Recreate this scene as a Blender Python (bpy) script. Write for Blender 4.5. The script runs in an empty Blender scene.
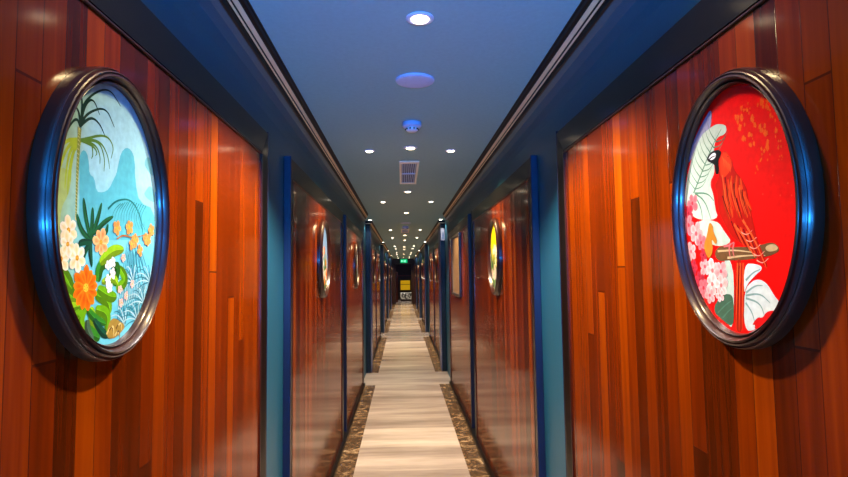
import bpy, math, random
from mathutils import Matrix, Vector
C = bpy.context.scene
COL = C.collection

# ------------------------------------------------------------------ camera
cam = bpy.data.objects.new('camera', bpy.data.cameras.new('camera'))
COL.objects.link(cam)
CAMX, CAMZ, F = -0.054, 1.55, 540.0
cam.data.sensor_width = 36.0
cam.data.lens = F / 848 * 36
cam.data.clip_start = 0.02
pitch, yaw, roll = math.atan(36.2 / F), math.atan(21.97 / F), 0.013
cam.matrix_world = (Matrix.Translation((CAMX, 0, CAMZ)) @ Matrix.Rotation(-yaw, 4, 'Z')
                    @ Matrix.Rotation(math.pi / 2 + pitch, 4, 'X') @ Matrix.Rotation(-roll, 4, 'Z'))
C.camera = cam

# ------------------------------------------------------------------ world, exposure, big lights
w = bpy.data.worlds.new('world'); C.world = w; w.use_nodes = True
w.node_tree.nodes['Background'].inputs[0].default_value = (0.02, 0.03, 0.05, 1)
w.node_tree.nodes['Background'].inputs[1].default_value = 0.3
C.view_settings.view_transform = 'Standard'
C.view_settings.look = 'None'
C.view_settings.gamma = 1
C.view_settings.use_curve_mapping = False
C.view_settings.exposure = 0.15

def area(name, loc, rot, sx, sy, power, color):
    l = bpy.data.lights.new(name, 'AREA'); l.shape = 'RECTANGLE'; l.size = sx; l.size_y = sy
    l.energy = power; l.color = color
    o = bpy.data.objects.new(name, l); COL.objects.link(o); o.location = loc; o.rotation_euler = rot
    return o
BLUE = (0.16, 0.18, 1.0)
# unseen blue source behind the camera, inferred from blue glints; form assumed
area('blue_rear_light', (0, -2.35, 1.45), (math.pi / 2 + 0.15, 0, 0), 0.5, 1.5, 6, BLUE)
# unseen blue light added behind the camera to wash the ceiling
area('blue_ceiling_fill', (0, -2.2, 1.25), (math.pi - 0.55, 0, 0), 0.9, 0.45, 340, (0.02, 0.30, 1.0)).data.spread = 2.1

CP = [330, 70, 90, 120, 130, 130, 130, 130, 130, 130]      # centre downlight powers
SP = (42, 125, 125)                                  # side downlight powers
HW, WALL, CEIL = 0.61, 0.645, 2.43
YB, YE = -2.5, 29.8
GAPS = [(7.75, 8.75), (13.6, 14.7), (18.65, 19.6), (23.6, 24.5)]
BAYS = [(-2.5, 7.75), (8.75, 13.6), (14.7, 18.65), (19.6, 23.6), (24.5, 28.9)]

# ------------------------------------------------------------------ materials
def s2l(c):
    return tuple((v / 255 / 12.92 if v / 255 <= .04045 else ((v / 255 + .055) / 1.055) ** 2.4) for v in c) + (1,)
def mat(name, color, rough=.5, metal=0., coat=0., coat_rough=.1, spec=.5, emit=None, estr=0., bump=0., bscale=40.):
    m = bpy.data.materials.new(name); m.use_nodes = True
    nt = m.node_tree; b = nt.nodes['Principled BSDF']
    c = s2l(color) if max(color) > 1 else tuple(color) + (1,)
    b.inputs['Base Color'].default_value = c
    b.inputs['Roughness'].default_value = rough
    b.inputs['Metallic'].default_value = metal
    b.inputs['Coat Weight'].default_value = coat
    b.inputs['Coat Roughness'].default_value = coat_rough
    b.inputs['Specular IOR Level'].default_value = spec
    if emit:
        b.inputs['Emission Color'].default_value = s2l(emit); b.inputs['Emission Strength'].default_value = estr
    tc = nt.nodes.new('ShaderNodeTexCoord'); n = nt.nodes.new('ShaderNodeTexNoise')
    n.inputs['Scale'].default_value = bscale; n.inputs['Detail'].default_value = 4
    nt.links.new(tc.outputs['Object'], n.inputs['Vector'])
    # slight procedural mottling of the colour
    mx = nt.nodes.new('ShaderNodeMix'); mx.data_type = 'RGBA'
    mx.inputs['A'].default_value = tuple(v * .88 for v in c[:3]) + (1,)
    mx.inputs['B'].default_value = tuple(min(1, v * 1.1) for v in c[:3]) + (1,)
    nt.links.new(n.outputs['Fac'], mx.inputs['Factor']); nt.links.new(mx.outputs['Result'], b.inputs['Base Color'])
    if bump:
        bp = nt.nodes.new('ShaderNodeBump'); bp.inputs['Strength'].default_value = bump; bp.inputs['Distance'].default_value = .002
        nt.links.new(n.outputs['Fac'], bp.inputs['Height']); nt.links.new(bp.outputs['Normal'], b.inputs['Normal'])
    return m

def node_math(nt, op, a, b=None, c=None):
    n = nt.nodes.new('ShaderNodeMath'); n.operation = op
    for i, v in enumerate((a, b, c)):
        if v is None: continue
        if isinstance(v, (int, float)): n.inputs[i].default_value = v
        else: nt.links.new(v, n.inputs[i])
    return n.outputs[0]
def ramp(nt, fac, stops, interp='LINEAR'):
    r = nt.nodes.new('ShaderNodeValToRGB'); cr = r.color_ramp; cr.interpolation = interp
    while len(cr.elements) < len(stops): cr.elements.new(.5)
    for e, (p, c) in zip(cr.elements, stops): e.position = p; e.color = s2l(c)
    nt.links.new(fac, r.inputs[0]); return r.outputs[0]

def wood_planks(name, pw=.058, plen=2.1):
    m = bpy.data.materials.new(name); m.use_nodes = True; nt = m.node_tree; b = nt.nodes['Principled BSDF']
    tc = nt.nodes.new('ShaderNodeTexCoord'); sp = nt.nodes.new('ShaderNodeSeparateXYZ')
    nt.links.new(tc.outputs['Object'], sp.inputs[0]); x, z = sp.outputs[1], sp.outputs[2]
    xs = node_math(nt, 'DIVIDE', node_math(nt, 'ADD', x, 40.0), pw)
    ix = node_math(nt, 'FLOOR', xs); fx = node_math(nt, 'FRACT', xs)
    wn = nt.nodes.new('ShaderNodeTexWhiteNoise'); wn.noise_dimensions = '1D'; nt.links.new(ix, wn.inputs['W'])
    zs = node_math(nt, 'ADD', node_math(nt, 'DIVIDE', z, plen), node_math(nt, 'MULTIPLY', wn.outputs['Value'], 7.0))
    iz = node_math(nt, 'FLOOR', zs); fz = node_math(nt, 'FRACT', zs)
    cb = nt.nodes.new('ShaderNodeCombineXYZ'); nt.links.new(ix, cb.inputs[0]); nt.links.new(iz, cb.inputs[1])
    wn2 = nt.nodes.new('ShaderNodeTexWhiteNoise'); wn2.noise_dimensions = '2D'; nt.links.new(cb.outputs[0], wn2.inputs['Vector'])
    # grain, stretched along the height
    mp = nt.nodes.new('ShaderNodeMapping'); mp.inputs['Scale'].default_value = (60, 60, 2.2)
    nt.links.new(tc.outputs['Object'], mp.inputs[0])
    ad = nt.nodes.new('ShaderNodeVectorMath'); ad.operation = 'ADD'
    nt.links.new(mp.outputs[0], ad.inputs[0]); nt.links.new(wn2.outputs['Color'], ad.inputs[1])
    gn = nt.nodes.new('ShaderNodeTexNoise'); gn.inputs['Scale'].default_value = 1.0; gn.inputs['Detail'].default_value = 5
    nt.links.new(ad.outputs[0], gn.inputs['Vector'])
    v = node_math(nt, 'ADD', node_math(nt, 'MULTIPLY', wn2.outputs['Value'], .62), node_math(nt, 'MULTIPLY', gn.outputs['Fac'], .46))
    col = ramp(nt, v, WOOD)
    # seams
    ex = node_math(nt, 'LESS_THAN', node_math(nt, 'MINIMUM', fx, node_math(nt, 'SUBTRACT', 1.0, fx)), .018)
    ez = node_math(nt, 'LESS_THAN', fz, .0022)
    e = node_math(nt, 'MAXIMUM', ex, ez)
    mx = nt.nodes.new('ShaderNodeMix'); mx.data_type = 'RGBA'; nt.links.new(node_math(nt, 'MULTIPLY', e, .75), mx.inputs['Factor'])
    nt.links.new(col, mx.inputs['A']); mx.inputs['B'].default_value = s2l((40, 10, 3))
    nt.links.new(mx.outputs['Result'], b.inputs['Base Color'])
    b.inputs['Roughness'].default_value = .42; b.inputs['Specular IOR Level'].default_value = .0
    b.inputs['Coat IOR'].default_value = 1.33; b.inputs['Coat Weight'].default_value = WOODCOAT[0]; b.inputs['Coat Roughness'].default_value = WOODCOAT[1]
    h = node_math(nt, 'SUBTRACT', node_math(nt, 'ADD', node_math(nt, 'MULTIPLY', wn2.outputs['Value'], .5), node_math(nt, 'MULTIPLY', gn.outputs['Fac'], .35)), node_math(nt, 'SUBTRACT', e, node_math(nt, 'MULTIPLY', fx, node_math(nt, 'MULTIPLY', node_math(nt, 'SUBTRACT', wn2.outputs['Value'], .5), 2.5))))
    bp = nt.nodes.new('ShaderNodeBump'); bp.inputs['Strength'].default_value = .35; bp.inputs['Distance'].default_value = .0008
    nt.links.new(h, bp.inputs['Height']); nt.links.new(bp.outputs[0], b.inputs['Normal']); nt.links.new(bp.outputs[0], b.inputs['Coat Normal'])
    return m
WOOD = [(.0, (28, 8, 1)), (.25, (52, 15, 1)), (.5, (88, 26, 1)), (.75, (116, 42, 1)), (1., (140, 66, 3))]
WOODCOAT = (.8, .12)

def floor_stone(name):
    m = bpy.data.materials.new(name); m.use_nodes = True; nt = m.node_tree; b = nt.nodes['Principled BSDF']
    tc = nt.nodes.new('ShaderNodeTexCoord'); mp = nt.nodes.new('ShaderNodeMapping'); mp.inputs['Scale'].default_value = (.35, 2.6, 1)
    nt.links.new(tc.outputs['Object'], mp.inputs[0])
    n = nt.nodes.new('ShaderNodeTexNoise'); n.inputs['Scale'].default_value = 1.3; n.inputs['Detail'].default_value = 6; n.inputs['Roughness'].default_value = .65
    nt.links.new(mp.outputs[0], n.inputs['Vector'])
    sp = nt.nodes.new('ShaderNodeSeparateXYZ'); nt.links.new(tc.outputs['Object'], sp.inputs[0])
    ty = node_math(nt, 'DIVIDE', node_math(nt, 'ADD', sp.outputs[1], 10.0), .60); fy = node_math(nt, 'FRACT', ty)
    wn = nt.nodes.new('ShaderNodeTexWhiteNoise'); wn.noise_dimensions = '1D'; nt.links.new(node_math(nt, 'FLOOR', ty), wn.inputs['W'])
    v = node_math(nt, 'ADD', node_math(nt, 'MULTIPLY', n.outputs['Fac'], .8), node_math(nt, 'MULTIPLY', wn.outputs['Value'], .2))
    col = ramp(nt, v, [(.25, (112, 98, 92)), (.42, (152, 138, 130)), (.55, (184, 170, 160)), (.75, (222, 210, 200))])
    e = node_math(nt, 'LESS_THAN', fy, .007)
    mx = nt.nodes.new('ShaderNodeMix'); mx.data_type = 'RGBA'; nt.links.new(node_math(nt, 'MULTIPLY', e, .5), mx.inputs['Factor'])
    nt.links.new(col, mx.inputs['A']); mx.inputs['B'].default_value = s2l((120, 104, 88))
    nt.links.new(mx.outputs['Result'], b.inputs['Base Color'])
    b.inputs['Roughness'].default_value = .16; b.inputs['Specular IOR Level'].default_value = .5
    return m
def dark_marble(name):
    m = bpy.data.materials.new(name); m.use_nodes = True; nt = m.node_tree; b = nt.nodes['Principled BSDF']
    tc = nt.nodes.new('ShaderNodeTexCoord')
    n = nt.nodes.new('ShaderNodeTexNoise'); n.inputs['Scale'].default_value = 7; n.inputs['Detail'].default_value = 8; n.inputs['Roughness'].default_value = .7; n.inputs['Distortion'].default_value = 1.2
    nt.links.new(tc.outputs['Object'], n.inputs['Vector'])
    col = ramp(nt, n.outputs['Fac'], [(.3, (38, 28, 20)), (.48, (84, 64, 46)), (.58, (128, 104, 78)), (.64, (188, 164, 132)), (.70, (90, 70, 50)), (.9, (60, 44, 32))])
    sp = nt.nodes.new('ShaderNodeSeparateXYZ'); nt.links.new(tc.outputs['Object'], sp.inputs[0])
    fy = node_math(nt, 'FRACT', node_math(nt, 'DIVIDE', node_math(nt, 'ADD', sp.outputs[1], 10.0), .60))
    e = node_math(nt, 'LESS_THAN', fy, .01)
    mx = nt.nodes.new('ShaderNodeMix'); mx.data_type = 'RGBA'; nt.links.new(e, mx.inputs['Factor'])
    nt.links.new(col, mx.inputs['A']); mx.inputs['B'].default_value = s2l((25, 18, 12))
    nt.links.new(mx.outputs['Result'], b.inputs['Base Color']); b.inputs['Roughness'].default_value = .22
    return m

M = dict(
    wood=wood_planks('varnished_planks'),
    teal=mat('teal_wall_paint', (24, 82, 102), .45, spec=.4, bump=.15, bscale=90),
    ceiling=mat('ceiling_paint', (134, 180, 192), .6, spec=.3, bump=.1, bscale=60),
    black=mat('black_lacquered_wood', (12, 9, 7), .4, coat=.3, coat_rough=.14, spec=.1, bump=.12, bscale=25),
    navy=mat('navy_edge_reflection', (10, 22, 58), .35, coat=.4, coat_rough=.2),  # blue reflection on the black stile sides, put into the colour
    crown=mat('matt_black_moulding', (12, 9, 8), .5, spec=.25), pil=mat('dark_navy_paint', (10, 30, 46), .4, spec=.4),
    bluerefl=mat('blue_pilaster_reflection', (34, 74, 140), .35),
    duct=mat('duct_grey', (70, 92, 130), .6), steel=mat('dark_steel', (66, 62, 62), .35, metal=.6),
    boxgrey=mat('pale_grey_plastic', (150, 152, 165), .45),
    gold=mat('gilded_line', (240, 212, 168), .45),
    frame=mat('dark_walnut_lacquer', (46, 18, 11), .3, coat=.3, coat_rough=.1, spec=.4, bump=.1, bscale=30),
    floor=floor_stone('travertine'), marble=dark_marble('brown_marble'),
    white=mat('white_plastic', (205, 215, 240), .4),
    lav=mat('white_painted_metal', (180, 195, 240), .45),
    lens=mat('lamp_lens', (255, 240, 215), .4, emit=(255, 226, 180), estr=9),
    lensw=mat('lamp_lens_small', (255, 245, 225), .4, emit=(255, 240, 210), estr=12),
    chrome=mat('brushed_metal', (170, 165, 160), .3, metal=1),
    cream=mat('cream_metal', (250, 246, 230), .45),
    vent=mat('vent_blade', (190, 215, 255), .4),
    dark=mat('dark_void', (8, 10, 16), .8),
    green=mat('exit_green', (0, 120, 80), .4, emit=(0, 190, 120), estr=1.0),
    exitw=mat('exit_white', (220, 255, 235), .4, emit=(200, 255, 230), estr=1.4),
    lobbywood=mat('dark_lobby_wood', (38, 22, 16), .35, bump=.2, bscale=12),
    redwood=mat('red_lobby_wood', (104, 40, 22), .35, bump=.2, bscale=12),
    yellow=mat('lit_yellow_panel', (226, 176, 30), .6, emit=(235, 180, 20), estr=.45),
    mosaic=None, notice=None,
)
def speckle(name, scale, stops, rough=.4):
    m = bpy.data.materials.new(name); m.use_nodes = True; nt = m.node_tree; b = nt.nodes['Principled BSDF']
    tc = nt.nodes.new('ShaderNodeTexCoord'); n = nt.nodes.new('ShaderNodeTexVoronoi'); n.inputs['Scale'].default_value = scale
    nt.links.new(tc.outputs['Object'], n.inputs['Vector'])
    nt.links.new(ramp(nt, n.outputs['Distance'], stops), b.inputs['Base Color']); b.inputs['Roughness'].default_value = rough
    return m
M['mosaic'] = speckle('white_pebble_mosaic', 9, [(0, (245, 245, 235)), (.45, (225, 225, 210)), (.6, (90, 92, 84)), (1, (40, 40, 38))])
def art_mat():
    m = bpy.data.materials.new('glossy_print'); m.use_nodes = True; nt = m.node_tree; b = nt.nodes['Principled BSDF']
    a = nt.nodes.new('ShaderNodeVertexColor'); a.layer_name = 'art'
    n = nt.nodes.new('ShaderNodeTexNoise'); tc = nt.nodes.new('ShaderNodeTexCoord'); n.inputs['Scale'].default_value = 70; n.inputs['Detail'].default_value = 3
    nt.links.new(tc.outputs['Object'], n.inputs['Vector'])
    hs = nt.nodes.new('ShaderNodeHueSaturation'); nt.links.new(a.outputs[0], hs.inputs['Color'])
    nt.links.new(node_math(nt, 'ADD', node_math(nt, 'MULTIPLY', n.outputs['Fac'], .3), .42), hs.inputs['Value'])
    nt.links.new(hs.outputs[0], b.inputs['Base Color']); b.inputs['Roughness'].default_value = .35
    b.inputs['Specular IOR Level'].default_value = .12
    return m
M['art'] = art_mat()

# ------------------------------------------------------------------ mesh helpers
class MB:
    def __init__(s): s.v = []; s.f = []; s.mi = []; s.sm = []
    def add(s, vs, fs, mi=0, smooth=False):
        o = len(s.v); s.v += [tuple(v) for v in vs]
        for f in fs: s.f.append(tuple(i + o for i in f)); s.mi.append(mi); s.sm.append(smooth)
    def box(s, x0, x1, y0, y1, z0, z1, mi=0, bev=0.):
        if bev <= 0:
            s.add([(x, y, z) for x in (x0, x1) for y in (y0, y1) for z in (z0, z1)],
                  [(0, 1, 3, 2), (4, 6, 7, 5), (0, 4, 5, 1), (2, 3, 7, 6), (0, 2, 6, 4), (1, 5, 7, 3)], mi); return
        b = bev   # chamfered box: 24 verts
        vs = []; idx = {}
        X, Y, Z = (x0, x1), (y0, y1), (z0, z1)
        for i in (0, 1):
            for j in (0, 1):
                for k in (0, 1):
                    sx, sy, sz = (1 - 2 * i), (1 - 2 * j), (1 - 2 * k)
                    for a in range(3):
                        p = [X[i], Y[j], Z[k]]
                        d = [sx * b, sy * b, sz * b]
                        for q in range(3):
                            if q != a: p[q] += d[q]
                        idx[i, j, k, a] = len(vs); vs.append(tuple(p))
        fs = []
        for a in range(3):
            for side in (0, 1):
                q = []
                for (u, v) in ((0, 0), (1, 0), (1, 1), (0, 1)):
                    c = [0, 0, 0]; c[a] = side; c[(a + 1) % 3] = u; c[(a + 2) % 3] = v; q.append(idx[c[0], c[1], c[2], a])
                fs.append(tuple(q if side else q[::-1]))
        for a in range(3):      # edges along axis a
            b1, b2 = (a + 1) % 3, (a + 2) % 3
            for u in (0, 1):
                for v in (0, 1):
                    q = []
                    for e, ax in ((0, b1), (1, b1), (1, b2), (0, b2)):
                        c = [0, 0, 0]; c[a] = e; c[b1] = u; c[b2] = v; q.append(idx[c[0], c[1], c[2], ax])
                    fs.append(tuple(q))
        for i in (0, 1):
            for j in (0, 1):
                for k in (0, 1): fs.append(tuple(idx[i, j, k, a] for a in range(3)))
        s.add(vs, fs, mi)
    def prism_y(s, prof, y0, y1, mi=0, caps=True):      # profile of (x, z) swept along y
        n = len(prof); vs = [(x, y0, z) for x, z in prof] + [(x, y1, z) for x, z in prof]
        fs = [(i, (i + 1) % n, (i + 1) % n + n, i + n) for i in range(n)]
        if caps: fs += [tuple(range(n))[::-1], tuple(range(n, 2 * n))]
        s.add(vs, fs, mi)
    def lathe(s, prof, n=32, c=(0, 0, 0), mi=0, sx=1., sy=1.):  # (r, z) about z; z offset by c
        vs = []; 
        for r, z in prof:
            for k in range(n):
                a = 2 * math.pi * k / n; vs.append((c[0] + r * sx * math.cos(a), c[1] + r * sy * math.sin(a), c[2] + z))
        fs = []
        for j in range(len(prof) - 1):
            for k in range(n): k2 = (k + 1) % n; fs.append((j * n + k, j * n + k2, (j + 1) * n + k2, (j + 1) * n + k))
        fs.append(tuple(range(n))[::-1]); fs.append(tuple(range((len(prof) - 1) * n, len(prof) * n)))
        s.add(vs, fs, mi, True)
    def build(s, name, mats, parent=None, recalc=True, sharp=None):
        me = bpy.data.meshes.new(name); me.from_pydata(s.v, [], s.f)
        for m in (mats if isinstance(mats, (list, tuple)) else [mats]): me.materials.append(m)
        me.polygons.foreach_set('material_index', s.mi); me.polygons.foreach_set('use_smooth', s.sm)
        me.update()
        if recalc:
            import bmesh
            bm = bmesh.new(); bm.from_mesh(me); bmesh.ops.recalc_face_normals(bm, faces=bm.faces); bm.to_mesh(me); bm.free()
        if any(s.sm): me.set_sharp_from_angle(angle=math.radians(38))
        o = bpy.data.objects.new(name, me); COL.objects.link(o)
        if parent: o.parent = parent
        return o
def thing(name, label, cat, loc=(0, 0, 0), rotz=0., group=None):
    o = bpy.data.objects.new(name, None); COL.objects.link(o); o.empty_display_size = .1
    o.location = loc; o.rotation_euler = (0, 0, rotz); o['label'] = label; o['category'] = cat
    if group: o['group'] = group
    return o
def tag(o, label, cat, group=None):
    o['label'] = label; o['category'] = cat
    if group: o['group'] = group
def struct(o): o['kind'] = 'structure'; return o
def dup(root, loc, rotz, label, group=None):
    r = root.copy(); COL.objects.link(r); r.location = loc; r.rotation_euler = (0, 0, rotz); r['label'] = label
    if group: r['group'] = group
    for ch in list(root.children):
        c = ch.copy(); COL.objects.link(c); c.parent = r
        for g in list(ch.children):
            d = g.copy(); COL.objects.link(d); d.parent = c
    return r

# ------------------------------------------------------------------ the setting
m = MB(); m.box(-1.0, 1.0, YB - .1, YE + .2, -.08, 0); struct(m.build('floor', M['floor']))
m = MB(); m.box(-1.0, 1.0, YB - .1, YE + .1, CEIL, CEIL + .1); struct(m.build('ceiling', M['ceiling']))
m = MB(); m.box(-WALL - .1, WALL + .1, YB - .1, YB, 0, CEIL); struct(m.build('wall_back', M['teal']))
for side, nm in ((-1, 'wall_left'), (1, 'wall_right')):
    m = MB(); a, b = sorted((side * WALL, side * (WALL + .1))); m.box(a, b, YB, YE, 0, CEIL)
    struct(m.build(nm, M['teal']))
tn = 0
def trim(mb, mats):
    global tn; tn += 1
    return struct(mb.build('trim_%d' % tn, mats))
CROWN = [(.580, 2.352), (.572, 2.356), (.570, 2.370), (.563, 2.374), (.561, 2.381), (.5575, 2.384)]
GOLD = [(.5575, 2.384), (.550, 2.3965)]
CROWN2 = [(.550, 2.3965), (.548, 2.404), (.541, 2.409), (.539, 2.420), (.535, 2.424), (.535, CEIL), (WALL, CEIL), (WALL, 2.352)]
for y0, y1 in BAYS:
    for sd in (-1, 1):
        m = MB(); cove = [(WALL, 2.24), (.6435, 2.262), (.636, 2.292), (.620, 2.322), (.598, 2.343), (.578, 2.353), (WALL, 2.353)]
        m.prism_y([(sd * x, z) for x, z in cove], y0, y1); trim(m, M['teal'])
        m = MB(); full = CROWN + CROWN2[0:]
        prof = [(sd * x, z) for x, z in full]
        m.prism_y(prof, y0, y1)
        m.mi = [1 if i == len(CROWN) - 1 else 0 for i in range(len(m.f))]
        # gilded bead proud of the moulding
        g = [(.5585, 2.3825), (.5555, 2.3815), (.5475, 2.394), (.5490, 2.397)]
        m.prism_y([(sd * x, z) for x, z in g], y0, y1, mi=1)
        g = [(.5655, 2.3712), (.5635, 2.3702), (.5605, 2.3755), (.5625, 2.377)]
        m.prism_y([(sd * x, z) for x, z in g], y0, y1, mi=1)
        if y0 > 0: m.box(*sorted((sd * .549, sd * WALL)), y0 - .012, y0, 2.384, 2.394, 1)
        trim(m, [M['crown'], M['gold']])
        # floor border of brown marble, dark plinth
        m = MB(); m.box(*sorted((sd * .452, sd * WALL)), y0, y1, 0, .004); trim(m, M['marble'])
        m = MB(); m.box(*sorted((sd * .590, sd * WALL)), y0 + (.55 if y0 > 0 else 0), y1 - .02, .004, .045, bev=.004)
        b = struct(m.build('baseboard_left' if sd < 0 else 'baseboard_right', M['black']))
for k, (y0, y1) in enumerate(BAYS[1:]):
    for sd in (-1, 1):
        m = MB(); m.box(*sorted((sd * .572, sd * WALL)), y0, y0 + .55, 0, 2.353, bev=.006); trim(m, M['pil'])
        m = MB(); m.box(*sorted((sd * .567, sd * .5725)), y0 + .02, y0 + .53, .0, 2.30, bev=.002); trim(m, M['bluerefl'])  # blue reflection on the pilaster's inner face, done as a coloured strip

# ------------------------------------------------------------------ framed wood wall panels
PZ0, PZ1 = .046, 2.152       # bottom and outer top
def wall_panel(sd, y0, y1, label):
    t = thing('wall_panel', label, 'wall panel', (sd * WALL, (y0 + y1) / 2, 0), 0, 'varnished plank wall panels')
    L = (y1 - y0) / 2; g = -sd   # direction into the corridor
    X = lambda d: g * d
    def bx(m, d0, d1, a, b, z0, z1, bev=0., mi=0): m.box(*sorted((X(d0), X(d1))), a, b, z0, z1, mi, bev)
    m = MB(); bx(m, .0, .026, -L + .05, L - .05, PZ0, PZ1 - .06); m.build('wood_facing', M['wood'], t)
    m = MB()   # top rail: mitred board, front face rakes back to the wood
    o, i_ = PZ1, PZ1 - .098
    m.add([(X(.0), -L, o), (X(.0), L, o), (X(.035), -L, o - .006), (X(.035), L, o - .006), (X(.030), -L + .07, i_), (X(.030), L - .07, i_), (X(.0), -L + .07, i_), (X(.0), L - .07, i_), (X(.029), -L, o), (X(.029), L, o)],
          [(0, 8, 9, 1), (8, 2, 3, 9), (2, 4, 5, 3), (4, 6, 7, 5), (0, 1, 7, 6), (0, 6, 4, 2, 8), (1, 9, 3, 5, 7)])
    m.build('top_rail', M['black'], t)
    for e in (-1, 1):
        m = MB(); yy = lambda a: e * (L - a)
        m.add([(X(0), yy(0), PZ0), (X(.035), yy(0), PZ0), (X(.035), yy(.012), PZ0), (X(.030), yy(.07), PZ0), (X(0), yy(.07), PZ0),
               (X(0), yy(0), o - .0005), (X(.035), yy(0), o - .006), (X(.035), yy(.012), o - .02), (X(.030), yy(.07), i_ - .0005), (X(0), yy(.07), i_ - .0005)],
              [(0, 1, 6, 5), (1, 2, 7, 6), (2, 3, 8, 7), (3, 4, 9, 8), (4, 0, 5, 9), (0, 4, 3, 2, 1), (5, 6, 7, 8, 9)])
        st = m.build('stile', M['black'], t)
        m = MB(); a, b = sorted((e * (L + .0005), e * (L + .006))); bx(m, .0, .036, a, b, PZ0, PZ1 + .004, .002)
        m.build('edge_reflection', M['navy'], t)['label'] = 'navy blue strip standing for a reflection on the frame edge'
    m = MB()   # thin bead round the wood
    bx(m, .025, .032, -L + .070, L - .070, i_ - .010, i_ - .004, .0015)
    bx(m, .025, .032, -L + .070, -L + .076, PZ0, i_ - .010, .0015); bx(m, .025, .032, L - .076, L - .070, PZ0, i_ - .010, .0015)
    m.build('inner_bead', M['frame'], t)
    return t
SIDE = {-1: 'left', 1: 'right'}
panels = {}
PLIST = [(-.23, 2.25), (2.72, 5.12), (5.38, 7.73), (9.50, 11.45), (11.65, 13.58), (15.35, 16.95), (17.10, 18.63), (20.25, 21.85), (22.0, 23.58), (25.15, 26.85), (27.0, 28.85)]
ORD = ['nearest', 'second', 'third', 'fourth', 'fifth', 'sixth', 'seventh', 'eighth', 'ninth', 'tenth', 'farthest']
for i, (y0, y1) in enumerate(PLIST):
    for sd in (-1, 1):
        if i == 0: lab = 'nearest red-brown plank wall panel, hung with the ' + ('tropical flower picture' if sd < 0 else 'red parrot picture')
        elif i == 2 and sd > 0: lab = 'plank wall panel on the right carrying the rectangular framed notice'
        else: lab = '%s varnished plank wall panel from the camera along the %s wall' % (ORD[i], SIDE[sd])
        wall_panel(sd, y0, y1, lab)

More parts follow.
